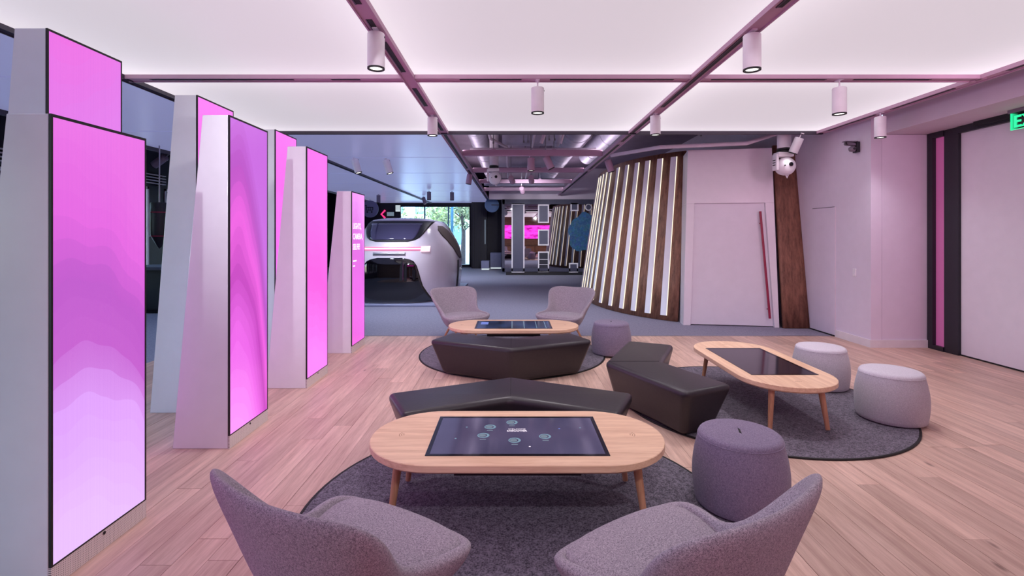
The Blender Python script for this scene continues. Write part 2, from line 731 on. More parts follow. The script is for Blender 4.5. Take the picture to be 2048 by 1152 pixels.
# ---- walls
wr = struct(box(5.15, 5.305, 7.066, YEND, 0, 4.39), 'wall_right', 'wall_paint', 'pale pink lit wall beside the slatted pod', 'wall')
struct(box(5.31, 6.1, 7.068, 7.19, 0, 3.055), 'wall_return', 'wall_paint', 'short pale wall between the flush door and the dark frame', 'wall')
struct(MB().box(5.31, 6.15, -4.6, 7.20, 3.06, 3.20).box(5.31, 5.36, -4.6, 7.06, 3.2, 4.39), 'ceiling_soffit', 'soffit_paint',
       'dropped pale soffit along the right wall above the sliding door', 'ceiling')
struct(box(6.16, 6.3, -4.6, 7.1, 0, 4.4), 'wall_outer', 'wall_paint', 'wall behind the sliding panels on the right', 'wall')
struct(box(-9.8, 6.3, -4.9, -4.6, 0, 4.4), 'wall_back', 'oak_back_wall', 'oak clad wall with a wide magenta screen seen in the mirror', 'wall')
struct(box(-9.9, 7.4, -4.9, YEND + 0.2, 4.4, 4.5), 'ceiling_slab', 'slab_grey', 'dark grey concrete slab above the exposed ducts', 'ceiling')
# far wall with a window opening
WX0, WX1, WZ0, WZ1 = -5.75, -2.12, 0.08, 3.16
fw = MB()
fw.box(-9.8, WX0, YEND, YEND + 0.2, 0, 4.4)
fw.box(WX1, 7.4, YEND, YEND + 0.2, 0, 4.4)
fw.box(WX0, WX1, YEND, YEND + 0.2, WZ1, 4.4)
fw.box(WX0, WX1, YEND, YEND + 0.2, 0, WZ0)
struct(fw, 'wall_far', 'navy_wall', 'very dark blue far wall around the street window', 'wall')
w1 = struct(MB().box(WX0, WX0 + 0.06, YEND - 0.05, YEND + 0.1, WZ0, WZ1).box(WX1 - 0.06, WX1, YEND - 0.05, YEND + 0.1, WZ0, WZ1)
            .box(WX0, WX1, YEND - 0.05, YEND + 0.1, WZ1 - 0.07, WZ1).box(WX0, WX1, YEND - 0.05, YEND + 0.1, WZ0, WZ0 + 0.06),
            'window_1', 'near_black', 'tall far window looking out on sunlit trees', 'window')
for a, b in ((WX0 + .06, -4.5), (-4.44, -3.28), (-3.22, WX1 - .06)):
    box(a, b, YEND + 0.02, YEND + 0.03, WZ0 + .06, WZ1 - .07).build('pane', 'window_glass', w1)
for x in (-4.47, -3.25):
    box(x - .03, x + .03, YEND - 0.03, YEND + 0.08, WZ0 + .06, WZ1 - .07).build('mullion', 'teal_metal', w1)
# left wall with windows
lw = MB()
LW = [(-4.0, -0.6), (0.0, 3.4), (4.0, 7.4), (9.0, 13.0), (13.6, 17.6)]
LL = ['side window left of the camera, out of the picture', 'side window beside the nearest towers', 'side window behind the tall towers', 'side window behind the hanging black punchbag shapes', 'farthest side window on the left wall']
for a, b in zip([-4.6] + [q[1] for q in LW], [q[0] for q in LW] + [YEND]):
    lw.box(-9.8, -9.6, a, b, 0, 4.4)
for a, b in LW:
    lw.box(-9.8, -9.6, a, b, 2.9, 4.4).box(-9.8, -9.6, a, b, 0, 0.5)
struct(lw, 'wall_left', 'navy_wall', 'dark left wall behind the screen towers with daylit windows', 'wall')
for i, (a, b) in enumerate(LW):
    wdw = struct(MB().box(-9.7, -9.58, a, a + .06, .5, 2.9).box(-9.7, -9.58, b - .06, b, .5, 2.9).box(-9.7, -9.58, a, b, 2.84, 2.9).box(-9.7, -9.58, a, b, .5, .56),
                 'window_%d' % (i + 2), 'frame_white', LL[i], 'window')
    n = 3
    for k in range(n):
        y0 = a + .06 + k * (b - a - .12) / n
        y1 = a + .06 + (k + 1) * (b - a - .12) / n
        box(-9.66, -9.65, y0 + .03, y1 - .03, .56, 2.84).build('pane', 'window_glass', wdw)
        if k:
            box(-9.68, -9.6, y0 - .03, y0 + .03, .56, 2.84).build('mullion', 'frame_white', wdw)
for (x0, x1, y0, y1, z0, z1, rot) in [(-9.75, -9.75, a, b, .5, 2.9, (0, -PI / 2, 0)) for a, b in LW] + [(WX0, WX1, YEND + .15, YEND + .15, WZ0, WZ1, (-PI / 2, 0, 0))]:
    pl = bpy.data.lights.new('sky_portal', 'AREA')          # guides sampling of the sky through the opening
    pl.shape = 'RECTANGLE'
    pl.size = (z1 - z0) if x0 == x1 else (x1 - x0)
    pl.size_y = (y1 - y0) if x0 == x1 else (z1 - z0)
    pl.cycles.is_portal = True
    po = bpy.data.objects.new('sky_portal', pl)
    po.location = ((x0 + x1) / 2, (y0 + y1) / 2, (z0 + z1) / 2)
    po.rotation_euler = rot
    C.objects.link(po)
lv = thing('louvre', 'bank of thin white horizontal louvre blades above the side window', 'louvre', (-9.45, 11.0, 2.95))
for k in range(4):
    box(-.04, .04, -2.4, 2.4, .03 + k * .075, .05 + k * .075).build('blade', 'frame_white', lv)
for yy in (-2.3, 0, 2.3):
    box(-.15, .0, yy - .02, yy + .02, .0, .32).build('bracket', 'black_metal', lv)

# baseboards
struct(box(5.125, 5.15, 7.07, 7.82, 0, 0.11), 'baseboard_right', 'white_paint', 'pale baseboard right of the flush door', 'baseboard')
struct(box(5.125, 5.97, 7.045, 7.07, 0, 0.11), 'baseboard_return', 'white_paint', 'pale baseboard under the short return wall', 'baseboard')

# flush door in right wall
d1 = struct(box(5.138, 5.152, 7.84, 8.50, 0.02, 2.06), 'door_1', 'wall_paint', 'flush door in the pale wall, barely outlined', 'door')
box(5.1365, 5.151, 7.86, 8.42, 2.06, 2.068).build('top_gap', 'dark_trim', d1)
box(5.140, 5.151, 7.832, 7.84, 0.02, 2.06).build('side_gap', 'soffit_paint', d1)
box(5.132, 5.151, 7.84, 8.55, 0.0, 0.02).build('bottom_gap', 'slot_black', d1)

# sliding panel wall on the right (X = 6.0)
d2 = struct(box(6.0, 6.06, -3.0, 6.58, 0.02, 2.98), 'door_2', 'panel_white', 'large white sliding panel with dark jamb at far right', 'door')
box(5.965, 6.1, 6.585, 6.80, 0.0, 3.058).build('jamb', 'black_metal', d2)
box(5.95, 6.1, -3.0, 6.58, 2.97, 3.06).build('header_rail', 'black_metal', d2)
box(5.9, 5.95, -3.0, 6.3, 3.0, 3.06).build('track_cover', 'near_black', d2)
box(6.0, 6.06, -3.0, 6.58, 0.0, 0.02).build('bottom_gap', 'slot_black', d2)
w4 = struct(MB().box(5.95, 6.06, 6.97, 7.06, 0.0, 3.058).box(5.95, 6.06, 6.80, 6.97, 2.98, 3.058).box(5.95, 6.06, 6.80, 6.97, 0.0, 0.06),
            'window_7', 'black_metal', 'narrow dark framed side light with painted pink glow beside the jamb', 'window')
box(6.0, 6.01, 6.80, 6.97, 0.06, 2.98).build('pane', 'pane_pink_glow', w4)

# ---- luminous and dim ceiling
ceiling = struct(MB().box(-6.9, 5.05, -5.6 + 1.0, 7.93, ZC + 0.12, ZC + 0.14).box(-6.9, XL - .06, 7.95, YEND, ZC + 0.12, ZC + 0.14),
                 'ceiling', 'slab_grey', 'grid ceiling of white back lit panels and blue unlit panels with a painted glow', 'ceiling')


def panel(x0, x1, y0, y1, mat):
    m = 0.012 if mat == 'lit_panel' else 0.028
    o = box(-(x1 - x0) / 2 + m, (x1 - x0) / 2 - m, -(y1 - y0) / 2 + m, (y1 - y0) / 2 - m, 0, 0.02).build('panel', mat, ceiling)
    o.location = ((x0 + x1) / 2, (y0 + y1) / 2, ZC + 0.03)


for j in range(1, 5):
    y0, y1 = max(YS[j], -4.6), YS[j + 1]
    for i in range(1, 4):
        lit = not (i == 1 and j < 3)  # unseen left cells kept unlit so the nearest tower's front stays dark
        panel(XS[i], XS[i + 1], y0, y1, 'lit_panel' if lit else 'dim_glow_panel')
    panel(XS[0], XS[1], y0, y1, 'dim_glow_panel')
yy = 7.9
YD = [7.9]
while yy < 24:
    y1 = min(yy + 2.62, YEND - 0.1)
    panel(XS[0], XS[1], yy, y1, 'dim_glow_panel')
    panel(XS[1], XL, yy, y1, 'dim_glow_panel')
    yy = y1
    YD.append(yy)


def track(name, label, horizontal, at, a, b, slots, width=0.135, mat='beam_mauve'):
    """ceiling track: flat profile with two lips and dark slot segments"""
    def bx(u0, u1, v0, v1, z0, z1):
        return box(u0, u1, v0, v1, z0, z1) if horizontal else box(v0, v1, u0, u1, z0, z1)
    h = width / 2
    mb = MB()
    for (v0, v1, z0, z1) in ((at - h, at + h, ZC, ZC + .05), (at - h, at - h + .014, ZC - .012, ZC), (at + h - .014, at + h, ZC - .012, ZC)):
        mb.add(*((lambda q: (q.v, q.f))(bx(a, b, v0, v1, z0, z1))))
    o = mb.build(name, mat)
    tag(o, label, 'track', None, 'structure')
    for s0, s1 in slots:
        bx(s0, s1, at - .018, at + .018, ZC - .004, ZC).build('slot', 'slot_black', o)
        bx(s0, s1, at - .03, at - .02, ZC - .008, ZC).build('slot_lip', 'dark_trim', o)
    return o


track('trim_2', 'long ceiling track over the screen tower side', False, XL, -4.5, YEND - .3,
      [(-1, 3.5), (3.75, 4.15), (4.18, 4.95), (5.5, 6.25), (6.75, 7.7), (8.0, 12.0), (12.3, 18), (18.3, 24)])
track('trim_3', 'long ceiling track over the round stool side', False, XR, -4.5, 20.0,
      [(-1, 3.55), (4.05, 6.3), (6.72, 8.6), (8.9, 12.2), (12.6, 19)])
track('trim_4', 'cross track in the lit ceiling above the tables', True, 5.19, -4.08, XL - .07, [(-3.8, -2.3), (-1.9, -1.6)])
track('trim_5', 'cross track between the two long ceiling tracks', True, 5.19, XL + .07, XR - .07, [(-.55, .1), (.4, 1.7)])
track('trim_6', 'cross track near the right edge of the lit ceiling', True, 5.19, XR + .07, 4.94, [(2.1, 3.3), (3.6, 4.4)])
track('trim_7', 'track along the right edge of the lit ceiling', False, 4.94, -4.5, 7.95, [(-1, 3.0), (3.4, 4.3), (4.5, 4.9), (5.5, 6.4), (6.7, 7.7)])
track('trim_8', 'track along the left edge of the lit ceiling', False, -4.08, -4.5, YEND - .3, [(8, 14), (14.5, 23)], width=.10, mat='dark_trim')
struct(MB().box(-4.08, 4.98, 7.88, 7.93, ZC - .02, ZC + .07), 'trim_9', 'dark_trim', 'thin dark far edge of the lit ceiling', 'trim')
struct(MB().box(-6.86, -6.80, -4.5, YEND - .3, ZC - .03, ZC + .12), 'trim_10', 'dark_trim', 'left edge of the blue panels with painted glow', 'trim')


# ================================================================== SCREEN TOWERS
def tower(label, x, y, h, mat, title=False):
    """plan: front face frontal, screen face along depth at local x = 0, slanted outer face"""
    d, tw, bw = 0.58, 0.205, 0.43
    t = thing('screen_tower', label, 'screen tower', (x, y, 0), group='leaning screen towers')
    prof = [(-bw, 0), (-0.012, 0), (-0.012, h), (-tw, h)]
    v = [(a, 0, b) for a, b in prof] + [(a, d, b) for a, b in prof]
    f = [(0, 1, 2, 3), (7, 6, 5, 4)] + [(k, 4 + k, 4 + (k + 1) % 4, (k + 1) % 4) for k in range(4)]
    MB().add(v, f).build('shell', 'tower_white', t, bevel=0.004, seg=1)
    fr = MB().box(-.012, 0, 0, .010, .095, h).box(-.012, 0, d - .010, d, .095, h).box(-.012, 0, .010, d - .010, h - .014, h).box(-.012, 0, .010, d - .010, .095, .103)
    fr.build('bezel', 'near_black', t)
    sc = box(-.012, -.002, .010, d - .010, .103, h - .014).build('screen', mat, t)
    box(-.012, 0, 0, d, 0, .095).build('base_grille', 'perforated_metal', t)
    MB().lathe([(.008, 0), (.008, .003)], 12, mat=Matrix.Translation((0.0, d * .5, .082)) @ Matrix.Rotation(PI / 2, 4, 'Y')).build('sensor', 'near_black', t)
    if title:
        mt = lambda yy, zz: frame3((0, 1, 0), (0, 0, 1), (0.0, yy, zz))
        for k, w in enumerate(('LIGHTS,', 'CAMERA,', 'SELFIE!')):
            o = letters(w, .115, 'letter_white', sc, mt(.045, 1.70 - k * .145), bold=.002)
            o.scale = (1, .92, 1)
        box(-.002, .0, .05, .20, 1.245, 1.265).build('caption_bar', 'letter_white', sc)
        box(-.002, .0, .05, .13, 1.175, 1.195).build('caption_bar', 'letter_white', sc)
    return t


tower('nearest screen tower, grey and shaded on its camera side, violet waves on screen', -2.086, 2.229, 2.155, 'screen_violet')
tower('tall screen tower rising behind the nearest tower, orchid screen', -2.858, 3.03, 2.88, 'screen_orchid')
tower('screen tower with purple to pink sweep on its screen, second in the front row', -2.122, 3.70, 2.51, 'screen_sweep')
tower('tall pale tower with plain hot pink screen, mostly behind the second front tower', -2.843, 4.45, 2.875, 'screen_hot')
tower('front row tower with flat rose pink screen beside the plank floor', -2.151, 5.167, 2.54, 'screen_rose')
tower('narrow sliver of a tall tower behind the rose pink front tower', -2.838, 5.91, 2.88, 'screen_hot')
tower('short far tower with white lettering on its pink screen', -2.179, 6.706, 2.21, 'screen_title', title=True)

tower('unseen screen tower added beside the camera to shade the nearest tower', -1.97, 1.26, 2.88, 'screen_rose')  # extra tower out of view, added to shade the nearest tower's front

# ================================================================== RUGS


def rug(label, x, y, r=1.25):
    t = thing('round_rug', label, 'rug', (x, y, 0), group='round charcoal rugs')
    MB().lathe([(r - .018, .001), (r - .018, .012)], 96).build('pile', 'rug_charcoal', t)
    v, f = [], []
    n = 96
    prof = [(r - .018, .001), (r, .001), (r, .011), (r - .004, .014), (r - .014, .014), (r - .018, .011)]
    for a, b in prof:
        for k in range(n):
            q = 2 * PI * k / n
            v.append((a * math.cos(q), a * math.sin(q), b))
    for i in range(len(prof)):
        for k in range(n):
            a, b = i * n + k, i * n + (k + 1) % n
            c, d = ((i + 1) % len(prof)) * n + (k + 1) % n, ((i + 1) % len(prof)) * n + k
            f.append((a, b, c, d))
    MB().add(v, f).build('binding', 'seam_dark', t)
    return t


rug('round charcoal rug under the nearest table', 0.03, 2.9)
rug('round charcoal rug under the table beside the right stools', 2.33, 4.75)
rug('round charcoal rug under the farthest table', 0.0, 6.72)


# ================================================================== TABLES
def stadium(L, W, n=20, e=2.0):
    """long outline with rounded ends: L x W"""
    r = W / 2
    s = L / 2 - r
    pts = []
    for k in range(n + 1):
        a = -PI / 2 + PI * k / n
        pts.append((s + r * math.cos(a), r * math.sin(a)))
    for k in range(n + 1):
        a = PI / 2 + PI * k / n
        pts.append((-s + r * math.cos(a), r * math.sin(a)))
    return pts


def table(label, loc, rz, mat, kind):
    t = thing('touchscreen_table', label, 'table', loc, rz, group='oval touchscreen coffee tables')
    L, W, H, T = 1.73, .80, .40, .05
    top = MB()
    o1, o2 = stadium(L - .035, W - .035), stadium(L, W)
    n = len(o1)
    v = [(x, y, H - T) for x, y in o1] + [(x, y, H - .036) for x, y in o2] + [(x, y, H - .003) for x, y in o2] + [(x, y, H) for x, y in stadium(L - .008, W - .008)]
    f = [tuple(range(n - 1, -1, -1)), tuple(range(3 * n, 4 * n))]
    for i in range(3):
        for k in range(n):
            f.append((i * n + k, i * n + (k + 1) % n, (i + 1) * n + (k + 1) % n, (i + 1) * n + k))
    top.add(v, f).build('tabletop', 'oak_table', t, smooth=True, angle=35)
    for sx in (-1, 1):
        for sy in (-1, 1):
            MB().tube([(sx * .66, sy * .20, H - T), (sx * .70, sy * .235, .012)], [.026, .017], 14).build('leg', 'oak_leg', t, smooth=True)
    box(-.34, .34, -.31, .31, H - T - .045, H - T).build('tray', 'near_black', t)
    SW, SD = 1.0, .575
    b = MB()
    hw, hd, k = SW / 2, SD / 2, .022
    for a in ((-hw, hw, -hd, -hd + k), (-hw, hw, hd - k, hd), (-hw, -hw + k, -hd + k, hd - k), (hw - k, hw, -hd + k, hd - k)):
        b.box(a[0], a[1], a[2], a[3], H - .004, H + .0025)
    b.build('bezel', 'screen_black', t)
    dsp = box(-hw + k, hw - k, -hd + k, hd - k, H - .004, H + .0012).build('display', mat, t)
    z = H + .0014
    if kind == 'icons':
        def ring(cx, cy, r, m, r2=.72):
            v, f = [], []
            n = 28
            for rr in (r, r * r2):
                for k in range(n):
                    q = 2 * PI * k / n
                    ox = .10 * r if rr < r else 0
                    v.append((cx - ox + rr * math.cos(q), cy + rr * math.sin(q), z))
            for k in range(n):
                f.append((k, (k + 1) % n, n + (k + 1) % n, n + k))
            MB().add(v, f).build('icon_ring', m, dsp)
        def disc(cx, cy, r, m):
            n = 20
            MB().add([(cx + r * math.cos(2 * PI * k / n), cy + r * math.sin(2 * PI * k / n), z + .0002) for k in range(n)], [tuple(range(n))]).build('icon_dot', m, dsp)
        for (cx, cy) in ((-.03, .19), (-.165, .115), (-.20, -.015), (-.015, -.085), (.165, -.03)):
            ring(cx, cy, .036, 'icon_pale')
            disc(cx - .006, cy, .021, 'menu_stripe')
            box(cx - .018, cx + .018, cy - .062, cy - .052, z - .0005, z).build('icon_caption', 'menu_stripe', dsp)
        letters('WELCOME', .022, 'letter_white', dsp, frame3((1, 0, 0), (0, 1, 0), (0, .072, z)), align='CENTER', extrude=.0002)
        letters('DISCOVER', .026, 'letter_white', dsp, frame3((1, 0, 0), (0, 1, 0), (0, .044, z)), align='CENTER', bold=.0008, extrude=.0002)
        for (cx, cy, m) in ((.26, .085, 'dot_blue'), (.39, .10, 'icon_pale'), (-.31, .11, 'icon_pale'), (-.36, -.06, 'icon_pale'), (.07, -.17, 'letter_white')):
            disc(cx, cy, .006, m)
    if kind == 'tiles':
        for cx in (-.02, .14, .30, .42):
            box(cx - .004, cx + .004, -hd + k + .01, hd - k - .01, z - .0005, z).build('divider', 'icon_pale', dsp)
        box(-.44, -.34, .02, .2, z - .0005, z).build('tile', 'dot_blue', dsp)
    # contactless marks engraved at both ends
    for s in (-1, 1):
        for q in range(3):
            v, f = [], []
            n = 10
            r0 = .014 + q * .013
            for rr in (r0, r0 + .004):
                for k in range(n + 1):
                    a = -PI / 4 + PI / 2 * k / n
                    v.append((s * (.66 + rr * math.cos(a)), rr * math.sin(a), H + .0005))
            for k in range(n):
                f.append((k, k + 1, n + 2 + k, n + 1 + k))
            MB().add(v, f).build('engraved_mark', 'engrave', t)
    return t


table('oval oak table nearest the camera with round icons on its lit screen', (.03, 2.94, .0148), 0, 'display_indigo', 'icons')
table('oval oak table with a dark screen, turned lengthways beside the pale stools', (2.33, 4.70, .0148), PI / 2, 'display_off', 'off')
table('farthest oval oak table with white dividers on its blue screen', (.02, 6.58, .0148), 0, 'display_blue', 'tiles')


# ================================================================== BENCHES
def bench_mesh():
    """chevron: ends bend towards +y (local), apex towards -y"""
    ang = math.radians(25)
    L, D, H, ins = .93, .52, .395, .13

    def outline(i):
        # i = inset at the base
        ll, dd = L - i, D / 2 - i * .75
        ax, ay = math.cos(ang), math.sin(ang)
        nx, ny = -ay, ax
        pts = []
        k = dd / math.cos(ang)
        pts.append((0, -k))
        pts.append((ax * ll - nx * dd, ay * ll - ny * dd))
        pts.append((ax * ll + nx * dd, ay * ll + ny * dd))
        pts.append((0, k))
        pts.append((-ax * ll - nx * dd, ay * ll + ny * dd))
        pts.append((-ax * ll + nx * dd, ay * ll - ny * dd))
        return pts
    bot, top = outline(ins), outline(0.0)
    # mid loop keeps the crease vertical at the seams
    mb = MB().prism(bot, 0.0, H, top)
    return mb, top, H


def bench(label, loc, rz):
    t = thing('chevron_bench', label, 'bench', loc, rz, group='black chevron benches')
    mb, top, H = bench_mesh()
    mb.build('upholstery', 'leather_black', t, bevel=.055, seg=6, angle=60)
    k = top[3][1]
    MB().box(-.0025, .0025, -k + .05, k - .05, H - .001, H + .0018).build('seam', 'seam_dark', t)
    return t


bench('black leather chevron bench directly behind the nearest table', (-.01, 3.91, .0148), PI)
bench('black leather chevron bench in front of the farthest table', (-.01, 5.48, .0148), 0)
bench('black leather chevron bench standing left of the lengthways table', (1.16, 4.68, .0148), -PI / 2)


# ================================================================== STOOLS
def stool(label, loc, side, top, tuft):
    t = thing('pouf_stool', label, 'stool', loc, random.uniform(0, 6), group='round fabric poufs')
    prof = []
    H, R = .43, .268
    for k in range(15):
        q = k / 14
        z = .012 + q * (H - .05)
        r = R * (0.92 + .08 * math.sin(PI * min(1, q * .95 + .08))) - (.012 * (q ** 4))
        prof.append((r, z))
    base = [(.20, 0), (.225, .003), (prof[0][0] - .004, .008)]
    MB().lathe(base + prof, 40).build('body', side, t, smooth=True, angle=70)
    rt = prof[-1][0]
    tp = [(rt, H - .038)]
    for k in range(1, 7):
        a = PI / 2 * k / 6
        tp.append((rt - .03 + .03 * math.cos(a), H - .038 + .03 * math.sin(a)))
    for k in range(1, 8):
        q = k / 8
        dip = .012 * math.exp(-((1 - q) * 7) ** 2) if tuft else 0
        tp.append(((rt - .03) * (1 - q), H - .008 + .008 * math.sin(q * PI / 2) - dip))
    MB().lathe(tp, 40).build('top_cushion', top, t, smooth=True, angle=70)
    MB().lathe([(rt - .002, H - .042), (rt + .003, H - .038), (rt - .002, H - .034)], 40, cap=False).build('piping', side, t, smooth=True)
    if tuft:
        v = []
        n = 12
        MB().tube([(-.045, 0, H - .004), (-.02, .003, H - .006), (.02, -.003, H - .006), (.045, 0, H - .004)], [.002, .006, .006, .002], 8).build('tuft_crease', 'seam_dark', t, smooth=True)
    return t


stool('purple grey pouf with a tuft crease beside the nearest table', (1.355, 2.93, .0148), 'stool_purple', 'stool_purple', True)
stool('purple grey pouf beside the farthest table', (1.345, 6.68, .0148), 'stool_purple', 'stool_purple', True)
stool('pale grey pouf at the rug edge, farthest right of the poufs', (3.30, 4.29, .0148), 'stool_grey', 'stool_top', False)
stool('pale grey pouf partly behind the lengthways table', (3.27, 5.22, .0148), 'stool_grey', 'stool_top', False)


# ================================================================== CHAIRS
def chair_shell():
    """ring of columns (local, +y faces forward); each column: base, low, seat line, mid, rim"""
    half = [  # from front centre round to back centre, x >= 0
        [(0.00, .16, .19), (0.00, .25, .24), (0.00, .31, .31), (0.00, .325, .35), (0.00, .32, .375)],
        [(.09, .155, .19), (.18, .24, .24), (.24, .30, .31), (.26, .31, .35), (.265, .305, .378)],
        [(.15, .12, .19), (.25, .20, .25), (.33, .255, .33), (.355, .265, .375), (.362, .262, .402)],
        [(.17, .05, .19), (.26, .10, .25), (.325, .14, .34), (.35, .145, .39), (.355, .142, .42)],
        [(.17, -.03, .19), (.235, -.02, .26), (.268, -.015, .34), (.278, -.03, .39), (.280, -.045, .43)],
        [(.16, -.09, .19), (.220, -.12, .27), (.250, -.145, .36), (.290, -.165, .47), (.385, -.185, .615)],
        [(.14, -.13, .19), (.205, -.18, .28), (.25, -.225, .41), (.318, -.265, .57), (.420, -.295, .755)],
        [(.09, -.155, .19), (.14, -.22, .29), (.18, -.275, .43), (.215, -.325, .61), (.27, -.385, .79)],
        [(0.00, -.17, .19), (0.00, -.24, .29), (0.00, -.295, .43), (0.00, -.35, .61), (0.00, -.405, .77)],
    ]
    cols = half + [[(-p[0], p[1], p[2]) for p in c] for c in half[-2:0:-1]]
    n, m = len(cols), 5
    v = [p for c in cols for p in c]
    f = []
    for i in range(n):
        j = (i + 1) % n
        for k in range(m - 1):
            f.append((i * m + k, j * m + k, j * m + k + 1, i * m + k + 1))
    # closed underside
    b = len(v)
    v.append((0, 0, .185))
    for i in range(n):
        f.append(((i + 1) % n * m, i * m, b))
    return MB().add(v, f)


def chair(label, loc, rz):
    t = thing('lounge_chair', label, 'chair', loc, rz, group='grey tweed lounge chairs')
    chair_shell().build('shell', 'chair_fabric', t, smooth=True, solid=.05, sub=2, angle=180, offset=0)
    # cushion
    out = [(0, .315), (.235, .30), (.325, .245), (.315, .13), (.262, -.01), (.235, -.14), (.19, -.225), (0, -.265)]
    pts = out + [(-x, y) for x, y in out[-2:0:-1]]
    n = len(pts)
    v, f = [], []
    for s, z in ((.80, .30), (1.02, .335), (1.06, .375), (1.0, .408), (.72, .418), (.35, .412)):
        for x, y in pts:
            v.append((x * s, y * s, z - .02 * (y < -.1) * (s > .5)))
    L = 6
    for i in range(L - 1):
        for k in range(n):
            f.append((i * n + k, i * n + (k + 1) % n, (i + 1) * n + (k + 1) % n, (i + 1) * n + k))
    f.append(tuple(range(n - 1, -1, -1)))
    f.append(tuple((L - 1) * n + k for k in range(n)))
    MB().add(v, f).build('seat_cushion', 'chair_fabric', t, smooth=True, sub=2, angle=180)
    for sx in (-1, 1):
        for sy in (-1, 1):
            MB().tube([(sx * .13, sy * .11, .20), (sx * .20, sy * .19 - .01, .006)], [.02, .013], 12).build('leg', 'oak_leg', t, smooth=True)
    return t


chair('grey tweed lounge chair cropped at the bottom of the picture, left one', (-.60, 1.86, .0148), math.radians(-30))
chair('grey tweed lounge chair cropped at the bottom, in front of the purple pouf', (.60, 1.80, .0148), math.radians(33))
chair('grey lounge chair beyond the farthest table, next to the white vehicle', (-.78, 7.55, .0148), math.radians(180 + 32))
chair('grey lounge chair beyond the farthest table, next to the slatted pod', (.80, 7.55, .0148), math.radians(180 - 32))


# ================================================================== TRACK HEADS
def track_head(label, x, y, drop=.035, length=.285, r=.068, tilt=0.0, az=0.0, z=ZC, power=SPOT_W, lit=True, color=(.96, .93, 1.0), aim=None, cone=120, mat='device_white', parent_group='ceiling track spotlights'):
    t = thing('track_spotlight', label, 'spotlight', (x, y, z), group=parent_group)
    box(-.02, .02, -.05, .05, -.012, 0).build('track_adapter', mat, t)
    MB().tube([(0, 0, 0), (0, 0, -drop - .01)], .008, 8).build('stem', mat, t)
    if aim is not None:
        d = Vector(aim) - Vector((x, y, z - drop))
        q = d.to_track_quat('-Z', 'Y').to_matrix().to_4x4()
        rot = Matrix.Translation((0, 0, -drop - r)) @ q
    else:
        rot = Matrix.Translation((0, 0, -drop)) @ Matrix.Rotation(az, 4, 'Z') @ Matrix.Rotation(tilt, 4, 'X')
    MB().lathe([(r * .94, 0), (r, -.006), (r, -length + .012), (r * .93, -length + .012), (r * .93, -length + .03)][::1], 28, mat=rot).build('housing', mat, t, smooth=True)
    MB().lathe([(r * 1.0, -length + .012), (r * 1.0, -length), (r * .80, -length), (r * .72, -length + .02)], 28, cap=False, mat=rot).build('trim_ring', 'near_black', t, smooth=True)
    MB().lathe([(r * .74, -length + .010), (r * .74, -length + .014)], 24, mat=rot).build('lens', 'lens_glow' if lit else 'near_black', t)
    MB().lathe([(.008, 0), (.008, .006)], 10, mat=rot @ Matrix.Translation((r - .003, 0, -.03)) @ Matrix.Rotation(PI / 2, 4, 'Y')).build('pivot_knob', 'near_black', t)
    if lit and power:
        ld = bpy.data.lights.new('spot_lamp', 'SPOT')
        ld.energy = power
        ld.color = color
        ld.spot_size = math.radians(cone)
        ld.spot_blend = 1.0
        ld.shadow_soft_size = r * .7
        lo = bpy.data.objects.new('spot_lamp', ld)
        C.objects.link(lo)
        lo.parent = t
        lo.matrix_local = rot @ Matrix.Translation((0, 0, -length - .012))
    return t


track_head('large white spotlight on the left long track, nearest the camera', XL, 3.93)
track_head('large white spotlight on the right long track, nearest the camera', XR, 3.96)
track_head('white spotlight on the middle of the cross track', .27, 5.19, drop=.09, length=.27)
track_head('white spotlight on the right part of the cross track', 3.45, 5.19, drop=.09, length=.28)
track_head('white spotlight on the left long track near the ceiling edge', XL, 6.72, length=.25)
track_head('white spotlight on the right long track near the ceiling edge', XR, 6.63, length=.26)
track_head('tilted white spotlight beside the hanging projector', 4.64, 7.89, drop=.08, length=.26, tilt=.0, az=0, power=2).rotation_euler = (0.25, .30, 0)
track_head('white spotlight hanging below the right ceiling edge', 4.92, 6.58, drop=.06, length=.28, power=30)
for lab, x, y, aim, cone, pw in (  # lamps out of view, added to brighten towers, wall, vehicle, pod and tables
        ('unseen spotlight added on the left track to brighten the screen towers', XL, 2.42, (-2.5, 5.6, .7), 80, 60),
        ('unseen pink spotlight added on the right track to tint the pale wall', XR, 1.3, (5.3, 8.0, 2.0), 75, 90),
        ('unseen spotlight added behind the camera on the left track to brighten the vehicle', XL, -1.2, (-1.9, 11.5, 1.2), 40, 420),
        ('unseen spotlight added behind the camera on the right track to brighten the pod slats', XR, -1.2, (2.7, 9.8, 1.0), 40, 230),
        ('unseen pink spotlight added on the right ceiling edge, turned to the pod door', 4.92, 3.2, (4.0, 8.9, 1.6), 75, 60),
        ('unseen pink spotlight added on the right ceiling edge, turned to the sliding panel', 4.92, 1.0, (6.0, 5.2, 1.9), 100, 40),
        ('unseen spotlight added behind the camera between the long tracks to brighten the tables', .4, -.2, (.3, 4.2, .3), 70, 120)):
    track_head(lab, x, y, aim=aim, cone=cone, power=pw, color=(1.0, .60, .86) if x > 1 and 'slats' not in lab else (.96, .93, 1.0))  # pink tint on the added right-hand lamps colours the wall
